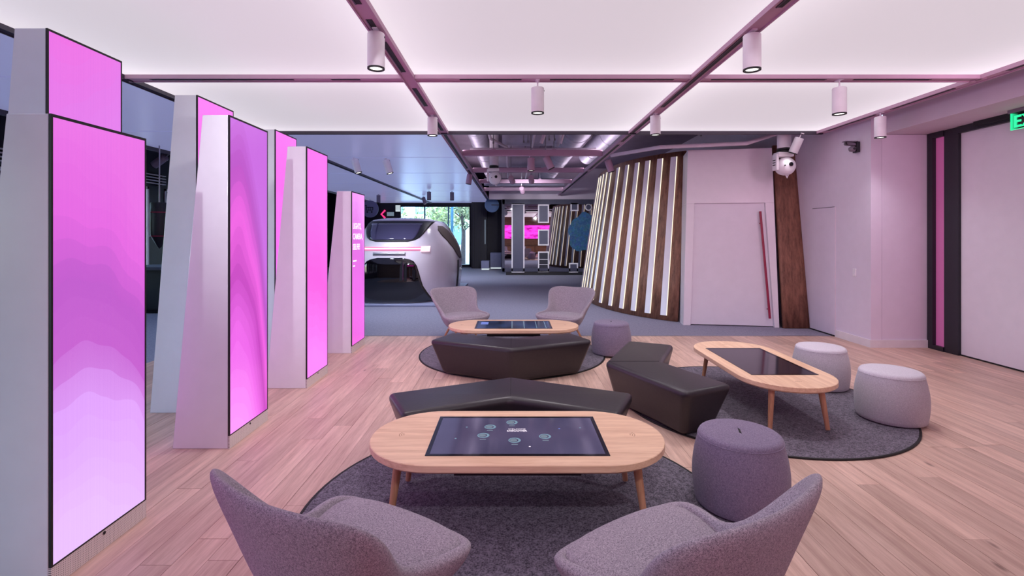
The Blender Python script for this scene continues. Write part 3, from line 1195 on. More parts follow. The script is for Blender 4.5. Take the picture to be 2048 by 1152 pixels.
# far heads over the vehicle
for label, px, py, y in (('white spotlight over the vehicle, left of the tilted one', 708, 325, 10.4), ('tilted spotlight between the towers and the duct opening', 771, 322, 10.5),
                         ('small dark spotlight above the vehicle roof', 858, 383, 18.0), ('small dark spotlight above the street window', 904, 383, 18.2),
                         ('tiny dark tilted spotlight near the vehicle roof end', 846, 395, 20.6), ('tiny pale spotlight above the cart sign', 757, 390, 19.5)):
    x = (px - CX) / F * y
    o = track_head(label, x, y, length=.30, r=.075, lit=True, mat='device_white' if y < 15 else 'camera_grey', power=SPOT_W * 2.0, color=(.80, .86, 1.0))
    if 'tilted' in label:
        o.rotation_euler = (0, -.3, 0)

# ================================================================== SLATTED POD
PC, PA, PB, PN, LEAN, PH = (5.2, 12.6), 3.30, 4.05, 2.4, .15, 3.25


def pod_pt(t, z, off=0.0):
    a, b = PA - LEAN * z + off, PB - LEAN * z + off
    ct, st = math.cos(t), math.sin(t)
    x = PC[0] - a * abs(ct) ** (2 / PN)
    y = PC[1] - b * abs(st) ** (2 / PN) * (1 if st >= 0 else -1)
    return Vector((x, y, z))


def px_of(p):
    return CX + F * p.x / p.y


pod = thing('slatted_pod', 'walnut pod with glowing white slats and a white portal door', 'pod', (4.2, 10.5, 0))
TS = []
N = 120
T0, T1 = -PI / 2 + .008, PI / 2 - .008
raw = [T0 + (T1 - T0) * k / 1200 for k in range(1201)]
arc = [0.0]
for a, b in zip(raw[:-1], raw[1:]):
    arc.append(arc[-1] + (pod_pt(b, 0) - pod_pt(a, 0)).length)


def t_at(s):
    lo, hi = 0, len(arc) - 1
    while hi - lo > 1:
        m = (lo + hi) // 2
        if arc[m] < s:
            lo = m
        else:
            hi = m
    q = (s - arc[lo]) / max(1e-9, arc[hi] - arc[lo])
    return raw[lo] + (raw[hi] - raw[lo]) * q


ZR = (0.0, .8, 1.6, 2.4, PH)


def wood_part(s0, s1, n):
    rows = []
    for k in range(n + 1):
        t = t_at(s0 + (s1 - s0) * k / n)
        rows.append([tuple(pod_pt(t, z)) for z in ZR])
    MB().grid(rows).build('wood_wall', 'walnut_wall', pod, world=True, smooth=True, solid=.05, offset=-1)


sL = [arc[k] for k in range(700, 1201) if pod_pt(raw[k], 0).x > 3.10][0]
sR = [arc[k] for k in range(700, 1201) if pod_pt(raw[k], 0).x > 4.69][0]
wood_part(0, sL, 100)
wood_part(sR, arc[-1], 8)


def s_for_px(px, z=0.1):
    best, bs = 1e9, 0
    for k in range(600, 1201):
        d = abs(px_of(pod_pt(raw[k], z)) - px)
        if d < best:
            best, bs = d, arc[k]
    return bs


targets = [1330, 1299, 1271, 1247, 1225, 1206, 1190]
ss = [s_for_px(p) for p in targets]
step = (ss[0] - ss[-1]) / (len(ss) - 1)
s = ss[-1] - step
while s > 0.4:
    ss.append(s)
    s -= step
for s in ss:
    t = t_at(s)
    dt = .001
    v, w = [], []
    hw, dp = .060, .075
    for z in (.10, PH - .09):
        p = pod_pt(t, z)
        tg = (pod_pt(t + dt, z) - pod_pt(t - dt, z)).normalized()
        nr = Vector((tg.y, -tg.x, 0))
        c = Vector((PC[0], PC[1], z))
        if nr.dot(p - c) < 0:
            nr = -nr
        v += [p - tg * hw - nr * .01, p + tg * hw - nr * .01, p + tg * hw + nr * dp, p - tg * hw + nr * dp]
        w += [p + tg * hw + nr * (dp - .022), p + tg * (hw + .008) + nr * (dp - .022), p + tg * (hw + .008) + nr * (dp - .004), p + tg * hw + nr * (dp - .004)]
    bf = [(0, 1, 2, 3), (7, 6, 5, 4)] + [(k, 4 + k, 4 + (k + 1) % 4, (k + 1) % 4) for k in range(4)]
    if t < -.12:
        w = []
        for i in (0, 4):
            a, b = Vector(v[i]), Vector(v[i + 3])
            sd_, up_ = (Vector(v[i]) - Vector(v[i + 1])).normalized(), (b - a).normalized()
            w += [b - up_ * .022, b - up_ * .022 + sd_ * .008, b - up_ * .004 + sd_ * .008, b - up_ * .004]
    sl = MB().add(v, bf).build('slat', 'lacquer_white', pod, world=True)
    MB().add([tuple(Vector(q) - Vector(pod.location)) for q in w], bf).build('led_strip', 'led_warm', sl)

# portal (flat leaning frame) and door
BL, BR = Vector((3.07, 8.83, 0)), Vector((4.66, 8.58, 0))
TL, TR = Vector((3.235, 9.06, 3.18)), Vector((4.66, 8.83, 3.18))
pn = (BR - BL).cross(TL - BL).normalized()
if pn.y > 0:
    pn = -pn


def PP(u, v, d=0.0):
    a = BL.lerp(BR, u)
    b = TL.lerp(TR, u)
    return a.lerp(b, v) + pn * d


def portal_slab(name, quad, d0, d1, mat, parent=None):
    v = [PP(u, w, d0) for u, w in quad] + [PP(u, w, d1) for u, w in quad]
    f = [(3, 2, 1, 0), (4, 5, 6, 7)] + [(k, (k + 1) % 4, 4 + (k + 1) % 4, 4 + k) for k in range(4)]
    return MB().add(v, f).build(name, mat, parent or pod, world=True, bevel=.004, seg=1)


portal_slab('portal_jamb', [(0, 0), (.08, 0), (.095, .69), (0, .69)], -.45, .0, 'lacquer_white')
portal_slab('portal_jamb', [(.95, 0), (1, 0), (1, .69), (.90, .69)], -.25, .0, 'lacquer_white')
portal_slab('portal_header', [(0, .69), (1, .69), (1, 1), (0, 1)], -.45, .0, 'lacquer_white')
door = portal_slab('pod_door', [(.08, .006), (.95, .006), (.90, .69), (.095, .69)], -.10, -.05, 'panel_white')
tag(door, 'smooth white pod door with a red bar handle')
hp = [PP(.90, .05, .03), PP(.835, .64, .03)]
hd = MB().tube([tuple(p - Vector(pod.location)) for p in hp], .020, 12).build('handle', 'red_handle', door, smooth=True)
tag(hd, 'long crimson bar handle')
for (u, w) in ((.894, .10), (.842, .575)):
    MB().tube([tuple(PP(u, w, -.055) - Vector(pod.location)), tuple(PP(u, w, .03) - Vector(pod.location))], .012, 8).build('handle_mount', 'red_handle', door)

# blue mural on the far side of the pod, seen in the mirror
t = t_at(2.2)
mp_, tg_ = pod_pt(t, 1.75), (pod_pt(t + .001, 1.75) - pod_pt(t - .001, 1.75)).normalized()
v = []
rows = []
for i in range(9):
    row = []
    for k in range(41):
        a = 2 * PI * k / 40
        rr = .95 * i / 8 * (1 + .06 * math.sin(5 * a) + .04 * math.sin(9 * a + 1))
        sx, sz = rr * math.cos(a), rr * math.sin(a)
        z = 1.78 + sz
        p = pod_pt(t_at(max(.15, 1.75 + sx)), z, .10)
        row.append(tuple(p))
    rows.append(row)
mural = thing('blue_wall_panel', 'round blue patterned panel on the pod back, seen in the mirror', 'wall panel', tuple(mp_))
MB().grid(rows).build('panel_face', 'blue_mural', mural, world=True, solid=.02, offset=0)

# ================================================================== VEHICLE
VX, VY, VN = -2.80, 13.75, 3.2
PROF = [(.06, 1.25, 2.44), (.30, 1.30, 2.48), (.60, 1.32, 2.49), (.95, 1.32, 2.48), (1.25, 1.27, 2.42), (1.48, 1.17, 2.30), (1.70, 1.05, 2.10), (1.90, .93, 1.88), (2.00, .84, 1.72), (2.05, .60, 1.40)]


def vab(z):
    for (z0, a0, b0), (z1, a1, b1) in zip(PROF[:-1], PROF[1:]):
        if z <= z1:
            q = max(0, (z - z0) / (z1 - z0))
            return a0 + (a1 - a0) * q, b0 + (b1 - b0) * q
    return PROF[-1][1:]


def v_front(x, z, off=0.0):
    a, b = vab(z)
    c = min(.995, abs((x - VX) / a))
    return (x, VY - b * (1 - c ** VN) ** (1 / VN) - off, z)


def v_side(y, z, off=0.0):
    a, b = vab(z)
    c = min(.995, abs((y - VY) / b))
    return (VX + a * (1 - c ** VN) ** (1 / VN) + off, y, z)


veh = thing('concept_vehicle', 'white rounded concept shuttle with pink light bar and black lower front', 'vehicle', (VX, VY, 0))
mb = MB()
n = 72
v = []
for z, a, b in PROF:
    for k in range(n):
        q = 2 * PI * k / n
        cx, sy = math.cos(q), math.sin(q)
        v.append((VX + a * abs(cx) ** (2 / VN) * (1 if cx >= 0 else -1), VY + b * abs(sy) ** (2 / VN) * (1 if sy >= 0 else -1), z))
f = []
for i in range(len(PROF) - 1):
    for k in range(n):
        f.append((i * n + k, i * n + (k + 1) % n, (i + 1) * n + (k + 1) % n, (i + 1) * n + k))
f.append(tuple(range(n - 1, -1, -1)))
f.append(tuple((len(PROF) - 1) * n + k for k in range(n)))
mb.add(v, f).build('body', 'body_white', veh, world=True, smooth=True, angle=50)


def patch(name, mat, zs, xl, xr, off, fn=v_front, cols=26, parent=None, thick=.012):
    rows = []
    for z in zs:
        a, b = xl(z), xr(z)
        rows.append([fn(a + (b - a) * k / cols, z, off) for k in range(cols + 1)])
    p = parent or veh
    mbb = MB().grid(rows)
    if parent is not None:
        mbb.v = [(q[0] - veh.location[0], q[1] - veh.location[1], q[2]) for q in mbb.v]
        return mbb.build(name, mat, p, smooth=True, solid=thick, offset=0)
    return mbb.build(name, mat, p, world=True, smooth=True, solid=thick, offset=0)


def lerp_tab(tab):
    def fn(z):
        if z <= tab[0][0]:
            return tab[0][1]
        for (z0, x0), (z1, x1) in zip(tab[:-1], tab[1:]):
            if z <= z1:
                return x0 + (x1 - x0) * (z - z0) / (z1 - z0)
        return tab[-1][1]
    return fn


mir = lambda g: (lambda z: 2 * VX - g(z))
zs = [.07 + (1.10 - .07) * k / 24 for k in range(25)]
bl = lerp_tab([(.07, -1.83), (.2, -1.92), (.45, -2.06), (.75, -2.14), (.92, -2.19), (1.02, -2.26), (1.07, -2.36), (1.10, -2.52)])
patch('lower_front_panel', 'gloss_black', zs, mir(bl), bl, .012)
zs = [1.47 + (1.97 - 1.47) * k / 16 for k in range(17)]
ws = lerp_tab([(1.47, -2.42), (1.50, -2.28), (1.56, -2.18), (1.66, -2.11), (1.80, -2.04), (1.92, -1.99), (1.97, -1.98)])
wsf = patch('windscreen_surround', 'near_black', zs, mir(ws), ws, .010)
zs = [1.51 + (1.90 - 1.51) * k / 12 for k in range(13)]
wg = lerp_tab([(1.51, -2.34), (1.55, -2.28), (1.70, -2.22), (1.90, -2.18)])
patch('windscreen', 'windscreen_glass', zs, mir(wg), wg, .026, parent=wsf)
zs = [1.27, 1.29, 1.31, 1.33, 1.345]
patch('light_bar', 'light_bar_pink', zs, lambda z: -3.7, lambda z: -1.95, .012)
zs = [1.295, 1.31, 1.32]
patch('light_core', 'light_bar_white', zs, lambda z: -3.7, lambda z: -2.05, .024)
zs = [1.24, 1.28, 1.32, 1.36]
patch('light_cluster', 'light_bar_white', zs, lambda z: -2.12, lambda z: -1.93, .022, cols=8)
patch('badge_strip', 'steel', [1.16, 1.19, 1.22], lambda z: -3.2, lambda z: -2.45, .008)
# side opening and rear panel seams
zs = [.98 + (1.86 - .98) * k / 16 for k in range(17)]
so0 = lerp_tab([(.98, 13.9), (1.2, 13.15), (1.4, 12.75), (1.6, 12.45), (1.75, 12.4), (1.86, 12.6)])
so1 = lerp_tab([(.98, 14.3), (1.2, 14.2), (1.5, 14.0), (1.75, 13.6), (1.86, 13.1)])
patch('side_opening', 'brown_interior', zs, so0, so1, .010, fn=v_side)
zs = [.08 + (.95 - .08) * k / 12 for k in range(13)]
patch('door_gap', 'near_black', zs, lambda z: 13.35 + .1 * (z - .5), lambda z: 13.62, .010, fn=v_side, cols=4)
box(-1.35, 1.35, -2.62, 2.55, 0, .05).build('plinth', 'box_white', veh, bevel=.01, seg=1)

# ================================================================== MIRROR WALL WITH FRAMED PANELS
MY = 20.2
mw = thing('mirror_wall', 'mirror partition in a dark frame beyond the slatted pod', 'mirror', (2.35, MY, 0))
box(-.40, 5.14, MY, MY + .12, .14, 3.06).build('backing', 'charcoal_wall', mw, world=True)
box(-.30, 5.14, MY - .012, MY, .28, 2.90).build('mirror_glass', 'mirror', mw, world=True)
box(-.40, 5.14, MY - .05, MY, 2.90, 3.10).build('head_frame', 'charcoal_wall', mw, world=True)
box(-.40, 5.14, MY - .05, MY, .14, .28).build('sill_frame', 'charcoal_wall', mw, world=True)
box(-.42, -.30, MY - .05, MY, .14, 3.10).build('side_frame', 'charcoal_wall', mw, world=True)
box(-.25, 5.14, MY, MY + .3, .0, .14).build('plinth', 'near_black', mw, world=True)


def at(px, py, y):
    return ((px - CX) / F * y, 1.6 - (py - HY) / F * y)


FR = [(1023, 1049, 407, 545, 'tall white framed grey board hung on the mirror'), (1076, 1098, 409, 446, 'white framed grey board at the top of the short column'),
      (1076, 1098, 459, 491, 'white framed grey board in the middle of the short column'), (1076, 1098, 503, 544, 'white framed dark board at the bottom of the short column'),
      (1141, 1157, 406, 422, 'small square white frame near the mirror top'), (1138, 1156, 526, 545, 'small square white frame near the mirror bottom')]
for x0, x1, y0, y1, lab in FR:
    Y = MY - .03
    (a, zt), (b, zb) = at(x0, y0, Y), at(x1, y1, Y)
    t = thing('framed_board', lab, 'framed board', ((a + b) / 2, Y, zb), group='white framed boards on the mirror')
    w, h = (b - a) / 2, zt - zb
    k = .05
    MB().box(-w, w, -.02, .018, 0, k).box(-w, w, -.02, .018, h - k, h).box(-w, -w + k, -.02, .018, k, h - k).box(w - k, w, -.02, .018, k, h - k).build('frame', 'frame_white', t)
    box(-w + k, w - k, 0, .018, k, h - k).build('board', 'grey_board' if 'dark' not in lab else 'navy_wall', t)
    if 'dark' in lab:
        for q in (.35, .6):
            box(-w + k, w - k, -.008, 0, h * q, h * q + .02).build('shelf_line', 'frame_white', t)
a, z0 = at(1177, 414.5, MY - .03)
t = thing('framed_roundel', 'small round white ring frame at the mirror top right', 'framed board', (a, MY - .03, z0))
m = Matrix.Rotation(PI / 2, 4, 'X')
MB().lathe([(.10, -.015), (.145, -.015), (.145, .02), (.10, .02), (.10, -.015)], 28, cap=False, mat=m).build('frame', 'frame_white', t, smooth=True)
MB().lathe([(.10, -.012), (.10, .0)], 28, mat=m).build('board', 'grey_board', t)

struct(box(-.95, 5.14, MY + .13, MY + .25, 3.11, 4.39), 'wall_bulkhead', 'soffit_paint', 'grey lavender bulkhead above the mirror partition', 'wall')
# wide magenta LED wall behind the camera (what the mirror shows)
ls = thing('led_wall', 'wide magenta screen on the oak wall, seen in the mirror', 'screen', (.9, -4.55, 1.33))
box(-2.6, 2.6, -.04, .02, 0, 1.28).build('bezel', 'near_black', ls)
box(-2.57, 2.57, .02, .03, .03, 1.25).build('screen_face', 'back_screen', ls)
sd = thing('credenza', 'low dark cabinet under the magenta screen, seen in the mirror', 'cabinet', (1.0, -4.25, 0))
box(-2.2, 2.2, -.25, .2, .08, .72).build('carcass', 'brown_interior', sd)
for k in range(4):
    box(-2.15 + k * 1.08, -2.15 + k * 1.08 + 1.04, .2, .22, .12, .68).build('door', 'oak_back_wall', sd)
box(-2.15, 2.15, -.2, .15, 0, .08).build('plinth', 'near_black', sd)

# ================================================================== OPEN CEILING: BEAMS, DUCTS, PIPES
for k, (y, lab) in enumerate(((10.16, 'nearest mauve cross beam under the open ceiling'), (12.8, 'second mauve cross beam under the open ceiling'),
                              (15.4, 'third cross beam under the open ceiling'), (18.0, 'farthest cross beam under the open ceiling'))):
    t = thing('cross_beam', lab, 'beam', (.42, y, ZC), group='open ceiling cross beams')
    box(XL + .07 - .42, XR - .07 - .42, -.05, .05, 0, .12).build('beam', 'beam_mauve', t, bevel=.006, seg=1)
    for x in (-.80, .45):
        MB().tube([(x, 0, .12), (x, 0, 1.15)], .008, 6).build('hanger_rod', 'steel', t)
        box(x - .04, x + .04, -.06, .06, .10, .135).build('clamp', 'beam_mauve', t)


def duct(label, pts, r, name='air_duct', mat='duct_metal', cat='duct'):
    t = thing(name, label, cat, pts[0])
    L = Vector(pts[0])
    P = [Vector(p) - L for p in pts]
    MB().tube([tuple(p) for p in P], r, 24).build('pipe_run', mat, t, smooth=True, angle=40)
    if r > .1:
        for q in (.25, .6):
            c = P[0].lerp(P[-1], q)
            MB().tube([(c.x, c.y, c.z + r * .9), (c.x, c.y, 4.39 - L.z)], .012, 6).build('hanger_strap', 'steel', t)
    for a, b in zip(P[:-1], P[1:]):
        d = (b - a)
        nn = max(1, int(d.length / 1.6))
        for k in range(nn):
            c = a + d * ((k + .5) / nn)
            e = d.normalized() * .02
            MB().tube([tuple(c - e), tuple(c + e)], r * 1.04, 24).build('joint_band', mat, t, smooth=True, angle=40)
    return t


duct('large round silver duct running away on the right of the opening', [(1.55, 8.1, 4.02), (1.45, 12.0, 4.0), (1.35, 19.5, 4.0)], .32)
duct('second silver duct beside the large one', [(2.35, 8.3, 3.92), (2.15, 14, 3.9)], .26)
duct('silver duct running away along the left of the opening', [(-.82, 8.1, 4.0), (-.82, 19, 4.0)], .22)
duct('wide silver cross duct high in the opening', [(-.22, 11.3, 4.0), (1.08, 11.3, 4.0)], .33)
duct('further silver cross duct in the opening', [(-.55, 14.3, 3.85), (1.0, 14.3, 3.85)], .25)
duct('low silver cross duct near the far end', [(-.95, 16.8, 3.44), (1.78, 16.8, 3.44)], .13)
duct('thin white conduit bent across the left of the opening', [(-.5, 8.35, 4.39), (-.5, 8.35, 3.46), (-.07, 8.35, 3.46), (-.07, 8.35, 4.39)], .02, 'conduit', 'pipe_white', 'conduit')
duct('small flexible duct dropping beside the large one', [(.97, 9.5, 4.39), (.90, 9.5, 3.85), (.95, 10.0, 3.62), (.97, 10.8, 3.62)], .075)
duct('thin pale pipe along the left of the opening', [(-.45, 8.2, 3.62), (-.45, 10.2, 3.62), (-.12, 11.0, 3.58), (-.12, 16.4, 3.54)], .03, 'conduit', 'pipe_white', 'conduit')
duct('thin pale pipe along the middle of the opening', [(.45, 8.2, 3.72), (.45, 10.7, 3.6), (.45, 16.4, 3.5)], .025, 'conduit', 'pipe_white', 'conduit')
duct('pale pipe crossing just beyond the nearest beam', [(-.9, 10.55, 3.46), (1.8, 10.55, 3.46)], .03, 'conduit', 'pipe_white', 'conduit')
duct('pale pipe crossing beyond the second beam', [(-.9, 13.5, 3.42), (1.8, 13.5, 3.42)], .035, 'conduit', 'pipe_white', 'conduit')
tr = thing('cable_tray', 'pale ladder cable tray at the near end of the opening', 'cable tray', (-.1, 9.62, 3.80))
for x in (-.14, .14):
    box(x - .012, x + .012, -1.15, 1.15, 0, .06).build('side_rail', 'steel', tr)
for k in range(8):
    box(-.13, .13, -1.05 + k * .3 - .012, -1.05 + k * .3 + .012, .01, .03).build('rung', 'steel', tr)
for y in (-.9, .9):
    for x in (-.14, .14):
        MB().tube([(x, y, .06), (x, y, .59)], .007, 6).build('hanger', 'steel', tr)
duct('thin slanted white brace in the opening', [(.55, 9.3, 3.35), (.85, 9.1, 4.2)], .035, 'brace', 'pipe_white', 'brace')
duct('second thin slanted brace in the opening', [(.95, 9.6, 3.4), (1.15, 9.4, 4.2)], .025, 'brace', 'pipe_white', 'brace')
duct('pale sprinkler pipe bending above the pod', [(2.0, 9.9, 3.22), (2.62, 8.7, 3.17), (4.05, 8.5, 3.20), (4.75, 8.5, 3.42), (4.75, 8.5, 4.39)], .035, 'sprinkler_pipe', 'pipe_white', 'pipe')
for k, (x, y) in enumerate(((.22, 9.2), (.30, 9.2), (.68, 9.0), (.78, 9.0), (-.35, 9.3), (3.3, 8.6))):
    t = thing('hanger_rod', ['left rod of the middle pair in the duct opening', 'right rod of the middle pair in the duct opening', 'left rod of the pair near the slanted brace', 'right rod of the pair near the slanted brace', 'single hanger rod beside the white conduit', 'hanger rod holding the sprinkler pipe above the pod'][k], 'rod', (x, y, 3.36), group='hanger rods')
    MB().tube([(0, 0, 0), (0, 0, 1.04)], .009, 6).build('rod', 'steel', t)
    box(-.015, .015, -.015, .015, -.02, .02).build('nut', 'steel', t)
for lab, px, py, y, rot in (('pink tinted spotlight hanging in the duct opening', 1062, 326, 10.3, 0.0), ('tilted spotlight in the duct opening next to the upright one', 1091, 327, 10.2, -.45),
                            ('small spotlight lower down in the duct opening', 1022, 362, 13.2, 0.0), ('small tilted spotlight lower down in the duct opening', 1062, 362, 13.0, -.5),
                            ('tiny spotlight above the framed boards', 1043, 382, 15.6, 0.0), ('tilted spotlight on the right track beside the pod', 1215, 322, 10.6, -.3),
                            ('small spotlight on the left track beside the blue panels', 940, 360, 13.0, .15)):
    x = (px - CX) / F * y
    z = 1.6 - (py - HY) / F * y + .18
    far = 'boards' in lab or 'lower down' in lab
    o = track_head(lab, x, y, drop=.02, length=.27, r=.075, lit=True, z=min(z, ZC), mat='beam_mauve', power=260 if far else (0 if 'pod' in lab else 95), color=(.90, .88, 1.0),
                   aim=(1.2, 20.2, 1.2) if far else None, cone=70 if far else 120)
    if far:
        rot = 0
    o.rotation_euler = (0, rot, 0)
    if abs(x - XL) > .15 and abs(x - XR) > .15:
        rd = MB().tube([(0, 0, 0), (0, 0, 4.38 - min(z, ZC))], .01, 6).build('drop_rod', 'steel', o)
        rd.rotation_euler = (0, -rot, 0)


def mover(label, x, y, z, tube_top):
    t = thing('hanging_projector', label, 'projector', (x, y, z), group='hanging moving projectors')
    MB().tube([(0, 0, .27), (0, 0, tube_top - z)], .105, 24).build('mount_tube', 'device_white', t, smooth=True, angle=40)
    for q in (.245, .215):
        MB().lathe([(.11, q - .008), (.11, q + .008)], 24).build('dark_band', 'near_black', t)
    box(-.14, .12, -.09, .09, .12, .20).build('yoke_base', 'device_white', t, bevel=.015)
    box(-.165, -.12, -.07, .07, -.10, .17).build('yoke_arm', 'device_white', t, bevel=.012)
    for q in (-.02, .02, .06):
        box(-.17, -.165, -.04, .04, q, q + .014).build('vent_slot', 'near_black', t)
    prof = [(.02, -.13), (.09, -.125), (.135, -.09), (.15, -.03), (.15, .04), (.13, .09), (.08, .115)]
    m = Matrix.Translation((.02, 0, -.03)) @ Matrix.Rotation(PI / 2, 4, 'X')
    MB().lathe(prof, 30, mat=m).build('head', 'device_white', t, smooth=True, angle=60)
    MB().lathe([(.034, .0), (.034, .02), (.026, .03)], 18, mat=Matrix.Translation((.05, -.11, -.01)) @ Matrix.Rotation(PI / 2, 4, 'X')).build('lens', 'gloss_black', t)
    MB().lathe([(.010, .0), (.010, .02)], 10, mat=Matrix.Translation((-.05, -.11, -.03)) @ Matrix.Rotation(PI / 2, 4, 'X')).build('sensor', 'near_black', t)
    MB().tube([(.03, 0, -.17), (.05, 0, -.22), (.07, 0, -.17)], .012, 8).build('loop', 'device_white', t)
    return t


mover('white moving projector hanging on a thick tube beside the pod door', 4.53, 8.2, 2.79, 4.38)
mover('white moving projector hanging in the duct opening', -.42, 11.5, 2.98, 4.38)

# unseen uplight strips added on top of the long tracks to brighten the ducts
for x, lab in ((XL, 'unseen uplight strip added on top of the left long track'), (XR, 'unseen uplight strip added on top of the right long track')):
    t = thing('added_uplight_strip', lab, 'light strip', (x + (.04 if x < 0 else -.04), 13.5, ZC + .051), group='added uplight strips')
    box(-.025, .025, -5.3, 5.3, 0, .03).build('profile', 'steel', t)
    box(-.018, .018, -5.3, 5.3, .03, .034).build('diffuser', 'lens_glow', t)
    ld = bpy.data.lights.new('added_strip_lamp', 'AREA')
    ld.shape = 'RECTANGLE'
    ld.size, ld.size_y, ld.energy, ld.color = .05, 10.6, 45.0, (.95, .78, .95)
    lo = bpy.data.objects.new('added_strip_lamp', ld)
    lo.location = (0, 0, .04)
    lo.rotation_euler = (PI, 0, 0)
    C.objects.link(lo)
    lo.parent = t

# security camera on right wall
sc = thing('security_camera', 'grey double lens security camera on the pale wall', 'camera', (5.15, 7.33, 2.90))
box(-.05, 0, -.05, .05, -.06, .10).build('wall_bracket', 'black_metal', sc, bevel=.006, seg=1)
MB().tube([(-.04, 0, .06), (-.20, -.02, .075)], [.028, .034], 14).build('upper_barrel', 'camera_grey', sc, smooth=True)
box(-.22, -.03, -.045, .03, .095, .108).build('sun_hood', 'camera_grey', sc)
MB().lathe([(.022, 0), (.022, .02)], 14, mat=Matrix.Translation((-.20, -.03, .07)) @ Matrix.Rotation(PI / 2, 4, 'X')).build('upper_lens', 'gloss_black', sc)
MB().lathe([(.01, -.05), (.035, -.045), (.05, -.02), (.05, .01), (.02, .03)], 18, c=(-.10, -.02, 0)).build('lower_dome', 'camera_grey', sc, smooth=True, angle=70)
MB().lathe([(.018, 0), (.018, .02)], 14, mat=Matrix.Translation((-.10, -.06, -.01)) @ Matrix.Rotation(PI / 2, 4, 'X')).build('lower_lens', 'gloss_black', sc)
ls_ = thing('light_switch', 'small white light switch plate on the pale wall', 'switch', (5.15, 7.40, 1.05))
box(-.008, 0, -.035, .035, -.06, .06).build('plate', 'switch_white', ls_, bevel=.003, seg=1)
box(-.013, -.008, -.015, .015, -.03, .03).build('rocker', 'panel_white', ls_)

# exit sign under the soffit
ex = thing('exit_sign', 'green glowing EXIT sign hung under the soffit', 'sign', (5.80, 5.56, 2.83))
box(-.03, .03, -.16, .18, .19, .23).build('housing', 'camera_grey', ex, bevel=.004, seg=1)
box(-.006, .006, -.15, .16, .0, .19).build('glass_plate', 'window_glass', ex)
MB().box(-.008, .008, -.15, .16, -.004, .0).box(-.008, .008, .16, .164, -.004, .19).box(-.008, .008, -.154, -.15, -.004, .19).build('lit_edge', 'exit_green', ex)
letters('EXIT', .19, 'exit_green', ex, frame3((0, -1, 0), (0, 0, 1), (-.008, .13, .022)), bold=.004)

# ================================================================== FAR AREA PROPS
dx, dz = at(740, 418, 22.0)
rs = thing('round_sign', 'round lilac sign with a dark shopping cart symbol', 'sign', (dx, 22.0, dz))
m = Matrix.Rotation(PI / 2, 4, 'X')
MB().lathe([(.38, -.02), (.38, .02)], 36, mat=m).build('disc', 'lilac_disc', rs)
MB().tube([(0, 0, .38), (0, 0, ZC - dz)], .01, 6).build('hanging_rod', 'steel', rs)
mk = MB()
mk.box(-.17, .15, -.03, -.02, .06, .09).box(-.17, .12, -.03, -.02, -.07, -.04).box(-.17, -.14, -.03, -.02, -.07, .16).box(.12, .15, -.03, -.02, -.05, .09).box(-.22, -.14, -.03, -.02, .14, .17).box(-.05, -.03, -.03, -.02, -.07, .09).box(.03, .05, -.03, -.02, -.07, .09)
mk.box(-.15, -.08, -.03, -.02, -.17, -.10).box(.05, .12, -.03, -.02, -.17, -.10)
mk.build('cart_symbol', 'near_black', rs)
dx, dz = at(984, 410, 22.0)
bd = thing('round_sign', 'round pale blue disc hanging near the dark far column', 'sign', (dx, 22.0, dz))
MB().lathe([(.33, -.02), (.33, .02)], 36, mat=Matrix.Rotation(.35, 4, 'Z') @ m).build('disc', 'blue_disc', bd)
MB().tube([(0, 0, .33), (0, 0, ZC - dz + .9)], .01, 6).build('hanging_rod', 'steel', bd)
box(-.33, .33, -.03, -.025, -.02, .02).build('stripe', 'grey_board', bd)
dx, dz = at(764, 428, 24.9)
ch = thing('neon_chevron', 'small glowing pink chevron on the dark far wall', 'neon sign', (dx, 25.12, dz))
MB().tube([(.10, 0, .20), (-.09, 0, 0), (.10, 0, -.20)], .05, 8).build('tube', 'neon_pink', ch)
box(-.04, .04, .03, .08, -.03, .03).build('mount', 'near_black', ch)
dx, dz = at(780, 428, 25.0)
mo = thing('wall_monitor', 'small bluish monitor beside the pink chevron', 'monitor', (dx, 25.1, dz))
box(-.2, .2, 0, .08, -.14, .14).build('casing', 'near_black', mo)
box(-.18, .18, -.008, 0, -.10, .10).build('screen', 'menu_stripe', mo)
dx, dz = at(795, 417, 25.0)
mn = thing('lit_notice', 'small white striped notice on the dark far wall', 'sign', (dx, 25.1, dz))
box(-.13, .13, 0, .08, -.17, .19).build('box', 'near_black', mn)
box(-.12, .12, -.008, 0, -.15, .17).build('face', 'sign_white', mn)
for k in range(3):
    box(-.09 + k * .07, -.07 + k * .07, -.012, -.008, -.08, .15).build('stripe', 'menu_stripe', mn)
for lab, x0, x1, yb, yt, Y in (('low pale display box by the dark far column', 963, 979, 538, 521, 23.6), ('taller pale display box beside the mirror partition', 981, 1003, 538, 505, 24.4)):
    (a, zb), (b, zt) = at(x0, yb, Y), at(x1, yt, Y)
    t = thing('display_box', lab, 'box', ((a + b) / 2, Y, 0), group='pale display boxes')
    w = (b - a) / 2
    box(-w, w, -.3, .3, .06, zt).build('body', 'box_white', t, bevel=.01, seg=1)
    box(-w + .02, w - .02, -.28, .28, 0, .06).build('plinth', 'sign_white', t)
colm = thing('dark_column', 'dark clad column with vertical ribs left of the mirror', 'column', (-1.45, 24.6, 0))
box(-.55, .2, -.2, .2, 0, 4.3).build('core', 'navy_wall', colm)
for k in range(7):
    box(-.52 + k * .105, -.49 + k * .105, -.24, -.2, 0, 4.3).build('rib', 'near_black', colm)
box(.1, .14, -.245, -.2, 1.2, 2.4).build('lit_slit', 'menu_stripe', colm)

